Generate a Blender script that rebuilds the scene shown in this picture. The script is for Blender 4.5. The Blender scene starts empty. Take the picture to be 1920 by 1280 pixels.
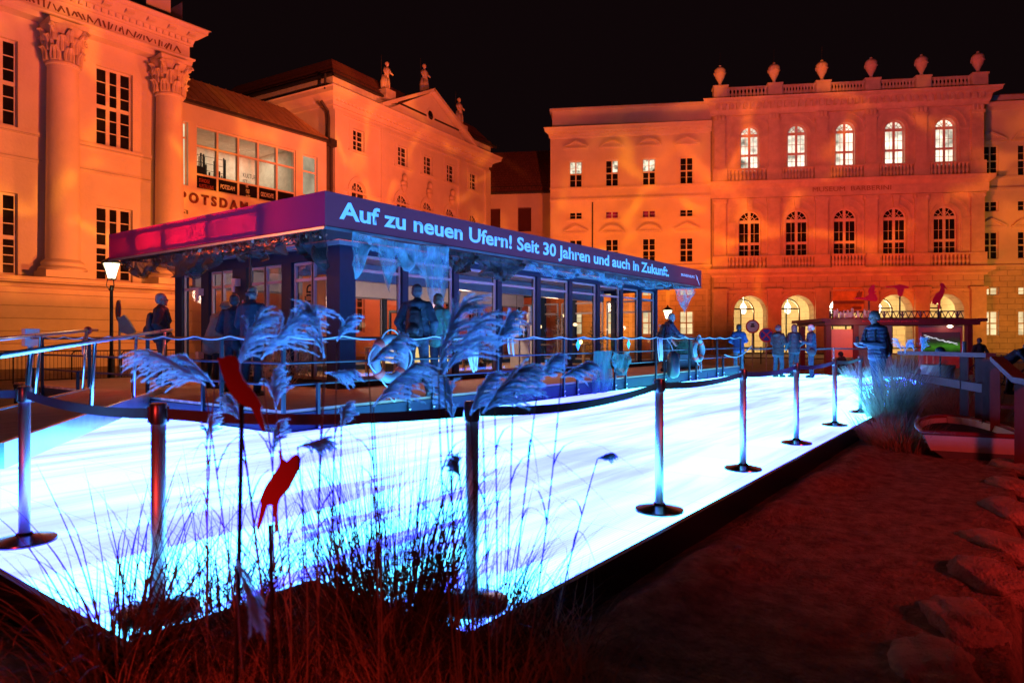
import bpy, math, random, bmesh
from mathutils import Vector, Matrix, noise, Quaternion
RND = random.Random(11)
S = bpy.context.scene
COL = S.collection
PI = math.pi
rad = math.radians

# ------------------------------------------------------------------ camera
ANG = rad(36.7)                      # view direction, from +X towards +Y
FWD = Vector((math.cos(ANG), math.sin(ANG), 0)); RGT = Vector((math.sin(ANG), -math.cos(ANG), 0))
FPX, CX, HY, CAMZ = 1275.0, 960.0, 634.0, 1.5
cam_d = bpy.data.cameras.new("camera"); cam = bpy.data.objects.new("camera", cam_d); COL.objects.link(cam)
cam.location = (0, 0, CAMZ); cam.rotation_euler = (PI/2, 0, ANG - PI/2)
cam_d.sensor_width = 36; cam_d.lens = 36*FPX/1920; cam_d.shift_y = -(640-HY)/1920
cam_d.clip_start = 0.05; cam_d.clip_end = 500
cam_d.dof.use_dof = True; cam_d.dof.focus_distance = 13.0; cam_d.dof.aperture_fstop = 2.8; cam_d.dof.aperture_blades = 9
S.camera = cam
S.render.engine = 'CYCLES'
S.cycles.use_denoising = True
S.cycles.max_bounces = 7; S.cycles.transparent_max_bounces = 24; S.cycles.diffuse_bounces = 4
S.cycles.glossy_bounces = 3; S.cycles.transmission_bounces = 4
S.cycles.caustics_reflective = False; S.cycles.caustics_refractive = False
S.cycles.sample_clamp_indirect = 4.0
S.view_settings.view_transform = 'Standard'; S.view_settings.look = 'None'
S.view_settings.exposure = 0; S.view_settings.gamma = 1

# ------------------------------------------------------------------ night sky
W = bpy.data.worlds.new("World"); S.world = W; W.use_nodes = True
wn = W.node_tree.nodes; wl = W.node_tree.links
bgn = wn['Background']; bgn.inputs[0].default_value = (0.0042, 0.0018, 0.0022, 1); bgn.inputs[1].default_value = 1.0

# ------------------------------------------------------------------ flood lights of the square, added fill spots
def spot(name, loc, aim, col, watts, size, blend=0.6, gobo=0.0, gcol=(1, 1, 1), radius=0.15, gscale=5.0):
    l = bpy.data.lights.new(name, 'SPOT'); l.energy = watts; l.color = col; l.spot_size = rad(size); l.spot_blend = blend
    l.shadow_soft_size = radius
    o = bpy.data.objects.new(name, l); COL.objects.link(o); o.location = loc
    o.rotation_euler = (Vector(aim)-Vector(loc)).to_track_quat('-Z', 'Y').to_euler()
    if gobo > 0:      # a wavy ripple gobo in the projector
        l.use_nodes = True; nt = l.node_tree; n = nt.nodes; k = nt.links
        em = n['Emission']
        tc = n.new('ShaderNodeTexCoord'); mp = n.new('ShaderNodeMapping')
        mp.inputs['Scale'].default_value = (gscale, gscale, gscale); mp.inputs['Location'].default_value = (1.3, 4.1, 0.7)
        k.new(tc.outputs['Normal'], mp.inputs['Vector'])
        nz = n.new('ShaderNodeTexNoise'); nz.inputs['Scale'].default_value = 1.3; nz.inputs['Detail'].default_value = 1
        k.new(mp.outputs[0], nz.inputs['Vector'])
        mixv = n.new('ShaderNodeMixRGB'); mixv.inputs[0].default_value = 0.45
        k.new(mp.outputs[0], mixv.inputs[1]); k.new(nz.outputs['Color'], mixv.inputs[2])
        vo = n.new('ShaderNodeTexVoronoi'); vo.feature = 'DISTANCE_TO_EDGE'; vo.inputs['Scale'].default_value = 1.7
        k.new(mixv.outputs[0], vo.inputs['Vector'])
        mr = n.new('ShaderNodeMapRange'); mr.interpolation_type = 'SMOOTHSTEP'
        mr.inputs[1].default_value = 0.0; mr.inputs[2].default_value = 0.09; mr.inputs[3].default_value = 1.0; mr.inputs[4].default_value = 0.0
        k.new(vo.outputs['Distance'], mr.inputs[0])
        nz2 = n.new('ShaderNodeTexNoise'); nz2.inputs['Scale'].default_value = 2.2; k.new(mp.outputs[0], nz2.inputs['Vector'])
        mr2 = n.new('ShaderNodeMapRange'); mr2.inputs[1].default_value = 0.38; mr2.inputs[2].default_value = 0.52
        k.new(nz2.outputs[0], mr2.inputs[0])
        mu = n.new('ShaderNodeMath'); mu.operation = 'MULTIPLY'; k.new(mr.outputs[0], mu.inputs[0]); k.new(mr2.outputs[0], mu.inputs[1])
        mu2 = n.new('ShaderNodeMath'); mu2.operation = 'MULTIPLY'; mu2.inputs[1].default_value = gobo; k.new(mu.outputs[0], mu2.inputs[0])
        mc = n.new('ShaderNodeMixRGB'); mc.blend_type = 'MIX'; mc.inputs[1].default_value = (1, 1, 1, 1)
        mc.inputs[2].default_value = (*[1+3*c for c in gcol], 1); mc.use_clamp = False
        k.new(mu2.outputs[0], mc.inputs[0]); k.new(mc.outputs[0], em.inputs['Color']); em.inputs['Strength'].default_value = 1.0
    return o
OR = (1.0, 0.155, 0.022); RD = (1.0, 0.055, 0.022); YE = (1.0, 0.30, 0.035)
RO = (1.0, 0.085, 0.014)
GC = (0.35, 0.16, 0.02)
GC = (.45, 0.95, 0.25)
# left town hall, glazed link, gabled house
spot("flood_or_fill", (22, 10, 4.0), (17, 40, 12), (1,.155,.035), 31000, 58, 0.9, 0.6, GC)
spot("flood_or_fill", (27, 29, 0.8), (15, 40, 12), (1,.155,.03), 6200, 110, 1.0)
spot("flood_or_fill", (17, 27, 2.5), (13, 40, 6.5), (1,.27,.035), 3600, 95, 1.0)
spot("flood_or_fill", (18, 12, 4.0), (14, 40, 24), (1,.05,.05), 15000, 50, 1.0)
spot("flood_or_fill", (30, 14, 4.0), (45, 44, 18), (1, .115, .03), 36000, 70, 0.9, 0.6, GC)
spot("flood_or_fill", (38, 30, 0.8), (46, 44, 14), (1, .12, .035), 7000, 120, 1.0)
spot("flood_or_fill", (24, 20, 12.0), (36, 47, 22), (1, .16, .06), 24000, 50, 1.0)
spot("flood_or_fill", (28, 27, 1.2), (29, 43, 15), (1,.125,.03), 5200, 100, 1.0)
# corner building and palace museum
spot("flood_or_fill", (20, 14, 4.0), (61.5, 29.5, 13), (1,.155,.012), 46000, 27, 0.9, 1.0, GC)
spot("flood_or_fill", (50, 24, 0.8), (62, 30, 12), (1,.17,.018), 10500, 95, 1.0)
spot("flood_or_fill", (20, 14, 4.2), (70, 12, 19), (1,.095,.018), 60000, 50, 0.9, 1.0, GC)
spot("flood_or_fill", (56.5, 15, 1.0), (67, 17, 17), (1,.045,.016), 3900, 110, 1.0)
spot("flood_or_fill", (61, 4.5, 1.0), (73, 6, 17), (1,.045,.016), 3900, 110, 1.0)
spot("flood_or_fill", (56, 29, 1.0), (60.5, 33, 3), YE, 2200, 80, 1.0)
spot("flood_or_fill", (60, -6, 1.0), (77, -4, 5), (1, .33, .04), 9000, 90, 1.0)
# warm wash over the deck side from the left, dim red wash and added fills over the foreground
spot("flood_or_fill", (-1, 19, 5.0), (8, 12, .6), (1,.20,.06), 1300, 60, 1.0, radius=.3)
spot("flood_or_fill", (1.5, -6.5, 4.6), (7.6, .9, 0), (1,.05,.05), 1500, 52, 1.0, radius=0.6)
spot("flood_or_fill", (.2, -.5, .5), (1.7, 2.0, -.1), (1,.06,.03), 45, 42, 1.0, radius=0.2)  # added low fill, reaches the grass but not the plumes
spot("flood_or_fill", (-3, 1, 1.6), (.9, 3.1, .05), (1,.05,.04), 520, 50, 1.0, radius=0.3)  # added fill to redden the sand at lower left
spot("flood_or_fill", (-1.5, -3.5, 2.2), (1.25, 1.9, 1.1), (1,.03,.02), 48, 11, 1.0, radius=0.2)  # narrow added fill for the red foreground birds
spot("flood_or_fill", (16, 7, 5.0), (31.5, 10.5, 2.0), (1,.16,.12), 1700, 22, 1.0, radius=0.3)  # added fill to brighten the round traffic signs
spot("flood_or_fill", (14, 6, 5.0), (27, 5, 2.2), (1,.06,.05), 5200, 34, 1.0, radius=0.3)  # added red fill for the display shelter and its birds

# ------------------------------------------------------------------ picture to world
def ray(px): return FWD + RGT*((px-CX)/FPX)
def at(px, py, z=0.0):
    t = (CAMZ-z)*FPX/(py-HY); r = ray(px)*t
    return Vector((r.x, r.y, z))
def atd(px, py, d):
    r = ray(px)*d
    return Vector((r.x, r.y, CAMZ+(HY-py)*d/FPX))

# ------------------------------------------------------------------ mesh builder
class MB:
    def __init__(s): s.v = []; s.f = []
    def add(s, vs, fs):
        n = len(s.v); s.v.extend([tuple(v) for v in vs]); s.f.extend([tuple(i+n for i in f) for f in fs]); return s
    def box(s, x0, x1, y0, y1, z0, z1):
        return s.add([(x0,y0,z0),(x1,y0,z0),(x1,y1,z0),(x0,y1,z0),(x0,y0,z1),(x1,y0,z1),(x1,y1,z1),(x0,y1,z1)],
                     [(0,3,2,1),(4,5,6,7),(0,1,5,4),(1,2,6,5),(2,3,7,6),(3,0,4,7)])
    def beam(s, a, b, w, h=None, up=(0,0,1)):
        a = Vector(a); b = Vector(b); h = h or w; d = (b-a).normalized(); u = Vector(up)
        if abs(d.dot(u)) > .98: u = Vector((1,0,0))
        sd = d.cross(u).normalized(); u = sd.cross(d).normalized()
        vs = []
        for p in (a, b):
            for (i, j) in ((-1,-1),(1,-1),(1,1),(-1,1)): vs.append(p+sd*(i*w/2)+u*(j*h/2))
        return s.add(vs, [(0,3,2,1),(4,5,6,7),(0,1,5,4),(1,2,6,5),(2,3,7,6),(3,0,4,7)])
    def tube(s, pts, r, n=8, cap=True, closed=False):
        pts = [Vector(p) for p in pts]; m = len(pts)
        rs = list(r) if isinstance(r, (list, tuple)) else [r]*m
        vs = []; up = None
        for i, p in enumerate(pts):
            if closed: t = pts[(i+1) % m]-pts[i-1]
            else: t = pts[min(i+1, m-1)]-pts[max(i-1, 0)]
            t = t.normalized() if t.length > 1e-9 else Vector((0,0,1))
            if up is None:
                up = Vector((0,0,1)) if abs(t.z) < .9 else Vector((1,0,0))
            sd = t.cross(up)
            if sd.length < 1e-6: sd = t.cross(Vector((0,1,0)))
            sd.normalize(); up = sd.cross(t).normalized()
            for k in range(n):
                a = 2*PI*k/n; vs.append(p+(sd*math.cos(a)+up*math.sin(a))*rs[i])
        fs = []
        for i in range(m if closed else m-1):
            j = (i+1) % m
            for k in range(n): fs.append((i*n+k, i*n+(k+1) % n, j*n+(k+1) % n, j*n+k))
        if cap and not closed: fs += [tuple(range(n))[::-1], tuple((m-1)*n+k for k in range(n))]
        return s.add(vs, fs)
    def lathe(s, prof, c=(0,0,0), n=16, cap=True):
        vs = []; m = len(prof)
        for (r, z) in prof:
            for k in range(n):
                a = 2*PI*k/n; vs.append((c[0]+r*math.cos(a), c[1]+r*math.sin(a), c[2]+z))
        fs = [(i*n+k, i*n+(k+1) % n, (i+1)*n+(k+1) % n, (i+1)*n+k) for i in range(m-1) for k in range(n)]
        if cap: fs += [tuple(range(n))[::-1], tuple((m-1)*n+k for k in range(n))]
        return s.add(vs, fs)
    def prism(s, poly, y0, y1):          # poly of (x,z) extruded along y
        n = len(poly)
        vs = [(x, y0, z) for x, z in poly]+[(x, y1, z) for x, z in poly]
        return s.add(vs, [tuple(range(n)), tuple(range(2*n-1, n-1, -1))]+[(i, (i+1) % n, (i+1) % n+n, i+n)[::-1] for i in range(n)])
    def profile(s, prof, x0, x1, ret=0.0):    # prof of (y,z) extruded along x; ret mitres the ends outward by -y
        n = len(prof)
        vs = [(x0-(-y)*ret, y, z) for y, z in prof]+[(x1+(-y)*ret, y, z) for y, z in prof]
        return s.add(vs, [tuple(range(n)), tuple(range(2*n-1, n-1, -1))]+[(i, (i+1) % n, (i+1) % n+n, i+n)[::-1] for i in range(n)])
    def ellip(s, c, r, rot=None, nu=10, nv=7):
        vs = []; M = rot or Matrix.Identity(3)
        for j in range(nv+1):
            th = PI*j/nv
            for i in range(nu):
                a = 2*PI*i/nu
                vs.append(Vector(c)+M @ Vector((r[0]*math.sin(th)*math.cos(a), r[1]*math.sin(th)*math.sin(a), r[2]*math.cos(th))))
        return s.add(vs, [(j*nu+i, (j+1)*nu+i, (j+1)*nu+(i+1) % nu, j*nu+(i+1) % nu) for j in range(nv) for i in range(nu)])
    def ribbon(s, pts, ws, side):
        vs = []
        for p, w in zip(pts, ws):
            vs += [Vector(p)-Vector(side)*w/2, Vector(p)+Vector(side)*w/2]
        return s.add(vs, [(2*i, 2*i+1, 2*i+3, 2*i+2) for i in range(len(pts)-1)])
    def arc(s, cx, cz, r0, r1, y0, y1, a0=0, a1=PI, n=16):
        vs = []
        for i in range(n+1):
            a = a0+(a1-a0)*i/n; c, d = math.cos(a), math.sin(a)
            vs += [(cx+r0*c, y0, cz+r0*d), (cx+r1*c, y0, cz+r1*d), (cx+r1*c, y1, cz+r1*d), (cx+r0*c, y1, cz+r0*d)]
        fs = [(0,3,2,1), (4*n, 4*n+1, 4*n+2, 4*n+3)]
        for i in range(n):
            for k in range(4): fs.append((4*i+k, 4*i+(k+1) % 4, 4*i+4+(k+1) % 4, 4*i+4+k))
        return s.add(vs, fs)
    def wall(s, x0, x1, z0, z1, ops, y=0.0, dep=0.35, narc=14):
        xs = sorted({x0, x1} | {o[0] for o in ops} | {o[1] for o in ops}); zs = sorted({z0, z1} | {o[2] for o in ops} | {o[3] for o in ops})
        xs = [x for x in xs if x0 <= x <= x1]; zs = [z for z in zs if z0 <= z <= z1]
        for i in range(len(xs)-1):
            for j in range(len(zs)-1):
                mx = (xs[i]+xs[i+1])/2; mz = (zs[j]+zs[j+1])/2
                if any(o[0] < mx < o[1] and o[2] < mz < o[3] for o in ops): continue
                s.add([(xs[i],y,zs[j]),(xs[i+1],y,zs[j]),(xs[i+1],y,zs[j+1]),(xs[i],y,zs[j+1])], [(0,1,2,3)])
        for o in ops:
            a, b, c, d = o[:4]; arch = len(o) > 4 and o[4]
            yy = y+dep
            if arch:
                r = (b-a)/2; cx = (a+b)/2; sp = d-r
                pts = [(b, c), (b, sp)]+[(cx+r*math.cos(PI*k/narc), sp+r*math.sin(PI*k/narc)) for k in range(1, narc)]+[(a, sp), (a, c)]
                L = [(cx+r*math.cos(PI*k/narc), y, sp+r*math.sin(PI*k/narc)) for k in range(narc+1)]
                h = narc//2
                for k in range(h): s.add([(b, y, d), L[k+1], L[k]], [(0, 1, 2)])
                for k in range(h, narc): s.add([(a, y, d), L[k+1], L[k]], [(0, 1, 2)])
            else: pts = [(b, c), (b, d), (a, d), (a, c)]
            n = len(pts)
            s.add([(p[0], y, p[1]) for p in pts]+[(p[0], yy, p[1]) for p in pts], [(i, (i+1) % n, (i+1) % n+n, i+n)[::-1] for i in range(n)])
        return s
    def build(s, name, m, parent=None, smooth=False, bevel=0.0, M=None, auto=None):
        me = bpy.data.meshes.new(name); me.from_pydata(s.v, [], s.f); me.update()
        if m is not None: me.materials.append(m)
        o = bpy.data.objects.new(name, me); COL.objects.link(o)
        if smooth: me.polygons.foreach_set('use_smooth', [True]*len(me.polygons))
        if auto:
            me.set_sharp_from_angle(angle=rad(auto))
            me.polygons.foreach_set('use_smooth', [True]*len(me.polygons))
        if bevel:
            b = o.modifiers.new('bevel', 'BEVEL'); b.width = bevel; b.segments = 2; b.limit_method = 'ANGLE'
        if M is not None: o.matrix_world = M
        if parent is not None: o.parent = parent
        return o
def thing(name, label, cat, loc=(0,0,0), rz=0, group=None):
    o = bpy.data.objects.new(name, None); o.empty_display_size = 0.3; COL.objects.link(o); o.location = loc; o.rotation_euler = (0, 0, rz)
    o['label'] = label; o['category'] = cat
    if group: o['group'] = group
    return o
def tag(o, label, cat, group=None):
    o['label'] = label; o['category'] = cat
    if group: o['group'] = group
    return o
def struct(o, kind='structure'): o['kind'] = kind; return o
def dup(root, loc=None, rz=None, label=None):
    r = root.copy(); COL.objects.link(r)
    if loc is not None: r.location = loc
    if rz is not None: r.rotation_euler = (0, 0, rz)
    if label: r['label'] = label
    for ch in list(root.children):
        c = ch.copy(); COL.objects.link(c); c.parent = r
        for g in ch.children:
            d = g.copy(); COL.objects.link(d); d.parent = c
    return r

# ------------------------------------------------------------------ materials
MATS = {}
def mat(name, col, rough=.6, metal=0.0, var=0.12, vscale=3.0, bump=0.0, bscale=40.0, spec=0.5, sheen=0.0, trans=0.0, coat=0.0, stretch=(1,1,1), brick=None, col2=None, emis=None):
    if name in MATS: return MATS[name]
    m = bpy.data.materials.new(name); m.use_nodes = True; nt = m.node_tree; n = nt.nodes; k = nt.links
    b = n['Principled BSDF']; b.inputs['Roughness'].default_value = rough; b.inputs['Metallic'].default_value = metal
    b.inputs['Specular IOR Level'].default_value = spec; b.inputs['Coat Weight'].default_value = coat
    if sheen: b.inputs['Sheen Weight'].default_value = sheen
    tc = n.new('ShaderNodeTexCoord'); mp = n.new('ShaderNodeMapping'); mp.inputs['Scale'].default_value = stretch
    k.new(tc.outputs['Object'], mp.inputs['Vector'])
    nz = n.new('ShaderNodeTexNoise'); nz.inputs['Scale'].default_value = vscale; nz.inputs['Detail'].default_value = 5; nz.inputs['Roughness'].default_value = .65
    k.new(mp.outputs[0], nz.inputs['Vector'])
    rp = n.new('ShaderNodeMixRGB')
    c1 = [max(0, c*(1-var)) for c in col]; c2 = [min(1, c*(1+var)) for c in col] if col2 is None else col2
    rp.inputs[1].default_value = (*c1, 1); rp.inputs[2].default_value = (*c2, 1)
    mr = n.new('ShaderNodeMapRange'); mr.inputs[1].default_value = .35; mr.inputs[2].default_value = .65; k.new(nz.outputs[0], mr.inputs[0]); k.new(mr.outputs[0], rp.inputs[0])
    k.new(rp.outputs[0], b.inputs['Base Color'])
    rr = n.new('ShaderNodeMapRange'); rr.inputs[3].default_value = max(0.02, rough-.08); rr.inputs[4].default_value = min(1, rough+.08); k.new(nz.outputs[0], rr.inputs[0]); k.new(rr.outputs[0], b.inputs['Roughness'])
    if bump or brick:
        bp = n.new('ShaderNodeBump'); bp.inputs['Strength'].default_value = 1; bp.inputs['Distance'].default_value = bump or .02
        if brick:
            br = n.new('ShaderNodeTexBrick'); br.inputs['Scale'].default_value = 1; br.inputs['Brick Width'].default_value = brick[0]; br.inputs['Row Height'].default_value = brick[1]
            br.inputs['Mortar Size'].default_value = brick[2]; br.inputs['Mortar Smooth'].default_value = .2
            br.inputs[1].default_value = (1,1,1,1); br.inputs[2].default_value = (.9,.9,.9,1); br.inputs[3].default_value = (0,0,0,1)
            if len(brick) > 3 and brick[3] == 'wall':
                sx = n.new('ShaderNodeSeparateXYZ'); cx = n.new('ShaderNodeCombineXYZ'); k.new(tc.outputs['Object'], sx.inputs[0])
                k.new(sx.outputs[0], cx.inputs[0]); k.new(sx.outputs[2], cx.inputs[1]); k.new(cx.outputs[0], br.inputs['Vector'])
            else: k.new(tc.outputs['Object'], br.inputs['Vector'])
            k.new(br.outputs['Color'], bp.inputs['Height'])
            mm = n.new('ShaderNodeMixRGB'); mm.blend_type = 'MULTIPLY'; mm.inputs[0].default_value = .35
            k.new(rp.outputs[0], mm.inputs[1]); k.new(br.outputs['Color'], mm.inputs[2]); k.new(mm.outputs[0], b.inputs['Base Color'])
        else:
            n2 = n.new('ShaderNodeTexNoise'); n2.inputs['Scale'].default_value = bscale; n2.inputs['Detail'].default_value = 6; k.new(mp.outputs[0], n2.inputs['Vector'])
            k.new(n2.outputs[0], bp.inputs['Height'])
        k.new(bp.outputs[0], b.inputs['Normal'])
    if trans:      # thin sheet letting light through
        out = n['Material Output']; tr = n.new('ShaderNodeBsdfTranslucent'); k.new(rp.outputs[0], tr.inputs[0])
        mx = n.new('ShaderNodeMixShader'); mx.inputs[0].default_value = trans; k.new(b.outputs[0], mx.inputs[1]); k.new(tr.outputs[0], mx.inputs[2]); k.new(mx.outputs[0], out.inputs[0])
    MATS[name] = m; return m
def glow(name, col, strength, vscale=3.0, lo=.6, hi=1.2, stretch=(1,1,1)):
    if name in MATS: return MATS[name]
    m = bpy.data.materials.new(name); m.use_nodes = True; nt = m.node_tree; n = nt.nodes; k = nt.links
    n.remove(n['Principled BSDF']); e = n.new('ShaderNodeEmission'); e.inputs[0].default_value = (*col, 1)
    tc = n.new('ShaderNodeTexCoord'); mp = n.new('ShaderNodeMapping'); mp.inputs['Scale'].default_value = stretch; k.new(tc.outputs['Object'], mp.inputs[0])
    nz = n.new('ShaderNodeTexNoise'); nz.inputs['Scale'].default_value = vscale; nz.inputs['Detail'].default_value = 3; k.new(mp.outputs[0], nz.inputs['Vector'])
    mr = n.new('ShaderNodeMapRange'); mr.inputs[1].default_value = .3; mr.inputs[2].default_value = .7; mr.inputs[3].default_value = lo*strength; mr.inputs[4].default_value = hi*strength
    k.new(nz.outputs[0], mr.inputs[0]); k.new(mr.outputs[0], e.inputs[1]); k.new(e.outputs[0], n['Material Output'].inputs[0])
    m.cycles.emission_sampling = 'AUTO' if strength > 3 else 'NONE'
    MATS[name] = m; return m
def glass(name='window_glass', tint=(.9,.95,1), mixf=.12):
    if name in MATS: return MATS[name]
    m = bpy.data.materials.new(name); m.use_nodes = True; nt = m.node_tree; n = nt.nodes; k = nt.links
    n.remove(n['Principled BSDF']); t = n.new('ShaderNodeBsdfTransparent'); t.inputs[0].default_value = (*tint, 1)
    g = n.new('ShaderNodeBsdfGlossy'); g.inputs['Roughness'].default_value = .03; fr = n.new('ShaderNodeLayerWeight'); fr.inputs[0].default_value = .35
    ad = n.new('ShaderNodeMath'); ad.operation = 'MULTIPLY_ADD'; ad.inputs[1].default_value = .5; ad.inputs[2].default_value = mixf*.4; k.new(fr.outputs['Fresnel'], ad.inputs[0])
    mx = n.new('ShaderNodeMixShader'); k.new(ad.outputs[0], mx.inputs[0]); k.new(t.outputs[0], mx.inputs[1]); k.new(g.outputs[0], mx.inputs[2]); k.new(mx.outputs[0], n['Material Output'].inputs[0])
    MATS[name] = m; return m

plaster = mat('cream_plaster', (.62,.56,.48), .85, var=.07, vscale=.5, bump=.012, bscale=7)
stone = mat('warm_sandstone', (.55,.47,.38), .85, var=.14, vscale=1.2, bump=.02, bscale=9)
rustic = mat('rusticated_sandstone', (.52,.45,.36), .85, var=.12, vscale=1.0, bump=.04, brick=(1.3,.52,.02,'wall'))
banded = mat('banded_plaster', (.60,.54,.46), .85, var=.08, vscale=.8, bump=.03, brick=(40.0,.62,.018,'wall'))
framew = mat('white_window_paint', (.62,.58,.52), .5, var=.08)
darkpane = mat('dark_window_pane', (.012,.010,.012), .08, var=.5, vscale=.8, spec=.6)
rooftile = mat('clay_roof_tiles', (.24,.09,.06), .8, var=.3, vscale=4, bump=.04, brick=(.3,.35,.03,'wall'))
roofmetal = mat('brown_sheet_metal_roof', (.45,.27,.15), .6, var=.15, vscale=1)
darkmetal = mat('dark_painted_metal', (.03,.028,.03), .45, var=.2)
blackm = mat('matt_black', (.012,.012,.014), .6, var=.2)
litwarm = glow('lit_room_warm', (1.0,.74,.38), 1.15, .9, .55, 1.25)
litwhite = glow('lit_room_white', (1.0,.88,.68), 1.5, .8, .12, 1.35, (1,1,1.2))
litcream = glow('lit_hall_cream', (1.0,.80,.48), .9, .5, .45, 1.2)

# ------------------------------------------------------------------ lettering
def lettering(name, txt, m, parent, x0, x1, z0, z1, y, ext=.004, bold=0.0, M=None, align_h=True):
    cu = bpy.data.curves.new('t', 'FONT'); cu.body = txt; cu.size = 1; cu.offset = bold; cu.resolution_u = 4
    o = bpy.data.objects.new('t', cu); COL.objects.link(o)
    dg = bpy.context.evaluated_depsgraph_get(); me = bpy.data.meshes.new_from_object(o.evaluated_get(dg))
    bpy.data.objects.remove(o)
    xs = [v.co.x for v in me.vertices]; ys = [v.co.y for v in me.vertices]
    ax, bx, ay, by = min(xs), max(xs), min(ys), max(ys)
    for v in me.vertices:
        v.co = Vector((x0+(v.co.x-ax)/(bx-ax)*(x1-x0), y, z0+(v.co.y-ay)/(by-ay)*(z1-z0)))
    bm = bmesh.new(); bm.from_mesh(me)
    if ext:
        r = bmesh.ops.extrude_face_region(bm, geom=bm.faces[:])
        for g in r['geom']:
            if isinstance(g, bmesh.types.BMVert): g.co.y -= ext
    bmesh.ops.recalc_face_normals(bm, faces=bm.faces[:]); bm.to_mesh(me); bm.free()
    me.materials.clear(); me.materials.append(m)
    q = bpy.data.objects.new(name, me); COL.objects.link(q)
    if M is not None: q.matrix_world = M
    if parent is not None: q.parent = parent
    return q

# ------------------------------------------------------------------ ground, led floor, sand
pave = mat('granite_paving', (.20,.17,.14), .75, var=.25, vscale=1.5, bump=.015, brick=(.6,.3,.012))
struct(MB().add([(-250,-250,0),(250,-250,0),(250,250,0),(-250,250,0)], [(0,1,2,3)]).build('ground', pave))
LZ = .25
led = bpy.data.materials.new('led_screen'); led.use_nodes = True
nt = led.node_tree; n = nt.nodes; k = nt.links
for nn in list(n):
    if nn.type == 'BSDF_PRINCIPLED': n.remove(nn)
tc = n.new('ShaderNodeTexCoord')
def _noise(scale, st, det=3, rough=.5, off=(0,0,0)):
    mp = n.new('ShaderNodeMapping'); mp.inputs['Scale'].default_value = st; mp.inputs['Location'].default_value = off; k.new(tc.outputs['Object'], mp.inputs[0])
    z = n.new('ShaderNodeTexNoise'); z.inputs['Scale'].default_value = scale; z.inputs['Detail'].default_value = det; z.inputs['Roughness'].default_value = rough; z.inputs['Distortion'].default_value = .3
    k.new(mp.outputs[0], z.inputs['Vector']); return z
za = _noise(1.0, (.30, 2.1, 1), 3, .5); zb = _noise(1.0, (.8, 6.0, 1), 3, .5, (7,3,0)); zc = _noise(.5, (.5, 1.3, 1), 2, .5, (3,9,0))
def _math(op, a, b=None, c=None):
    q = n.new('ShaderNodeMath'); q.operation = op
    for i, x in enumerate((a, b, c)):
        if x is None: continue
        if isinstance(x, (int, float)): q.inputs[i].default_value = x
        else: k.new(x, q.inputs[i])
    return q.outputs[0]
su = _math('ADD', _math('MULTIPLY', za.outputs[0], .60), _math('ADD', _math('MULTIPLY', zb.outputs[0], .17), _math('MULTIPLY', zc.outputs[0], .28)))
cr = n.new('ShaderNodeValToRGB'); k.new(su, cr.inputs[0])
e = cr.color_ramp.elements
e[0].position = .33; e[0].color = (.47,.078,.92,1)
e[1].position = .575; e[1].color = (1,1,1,1)
x = e.new(.43); x.color = (.62,.10,.95,1)
x = e.new(.50); x.color = (.77,.135,1,1)
br = n.new('ShaderNodeTexBrick'); br.offset = 0; br.inputs['Scale'].default_value = 1; br.inputs['Brick Width'].default_value = 1; br.inputs['Row Height'].default_value = 1
br.inputs['Mortar Size'].default_value = .003; br.inputs['Mortar Smooth'].default_value = 0
br.inputs[1].default_value = (1,1,1,1); br.inputs[2].default_value = (.96,.97,1,1); br.inputs[3].default_value = (.6,.7,.95,1)
k.new(tc.outputs['Object'], br.inputs['Vector'])
wv = n.new('ShaderNodeTexWave'); wv.wave_type = 'BANDS'; wv.bands_direction = 'Y'; wv.inputs['Scale'].default_value = 14; k.new(tc.outputs['Object'], wv.inputs['Vector'])
wm = n.new('ShaderNodeMapRange'); wm.inputs[3].default_value = .84; wm.inputs[4].default_value = 1.06; k.new(wv.outputs['Fac'], wm.inputs[0])
m1 = n.new('ShaderNodeMixRGB'); m1.blend_type = 'MULTIPLY'; m1.inputs[0].default_value = 1; k.new(cr.outputs[0], m1.inputs[1]); k.new(br.outputs['Color'], m1.inputs[2])
m2 = n.new('ShaderNodeMixRGB'); m2.blend_type = 'MULTIPLY'; m2.inputs[0].default_value = 1; m2.use_clamp = False
m2.inputs[2].default_value = (1.06, 8.5, 14.0, 1); k.new(m1.outputs[0], m2.inputs[1])
em = n.new('ShaderNodeEmission'); k.new(m2.outputs[0], em.inputs[0]); k.new(wm.outputs[0], em.inputs[1])
k.new(em.outputs[0], n['Material Output'].inputs[0])
LEDP = [(1.3,2.93),(2.2,2.93),(2.2,1.87),(25,1.87),(25,9.4),(23.62,9.4),(23.62,7.72),(5.33,7.72),(5.33,13.5),(1.3,13.5)]
led_t = thing('led_floor', 'glowing blue white led video floor showing streaked water', 'led floor')
bm_ = MB(); bm_.add([(x_, y_, LZ) for x_, y_ in LEDP], [tuple(range(len(LEDP)))]); bm_.build('screen', led, led_t)
edge = mat('black_edge_trim', (.006,.007,.012), .45, var=.3)
eb = MB(); L = len(LEDP)
for i in range(L):
    a = Vector((*LEDP[i], 0)); b = Vector((*LEDP[(i+1) % L], 0)); d = (b-a).normalized(); o_ = Vector((d.y, -d.x, 0))
    for (u0, z0, u1, z1) in ((.0, LZ+.004, .035, LZ+.004), (.035, LZ+.004, .075, .02)):
        sa = -1 if i == 2 else 1; sb = -1 if (i+1) == 2 else 1
        sa, sb = (1 if i != 1 else -1), (1 if i+1 != 1 else -1)
        eb.add([a+o_*u0-d*u0*sa+Vector((0,0,z0)), b+o_*u0+d*u0*sb+Vector((0,0,z0)), b+o_*u1+d*u1*sb+Vector((0,0,z1)), a+o_*u1-d*u1*sa+Vector((0,0,z1))], [(0,1,2,3)])
eb.build('edge_trim', edge, led_t)

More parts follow.
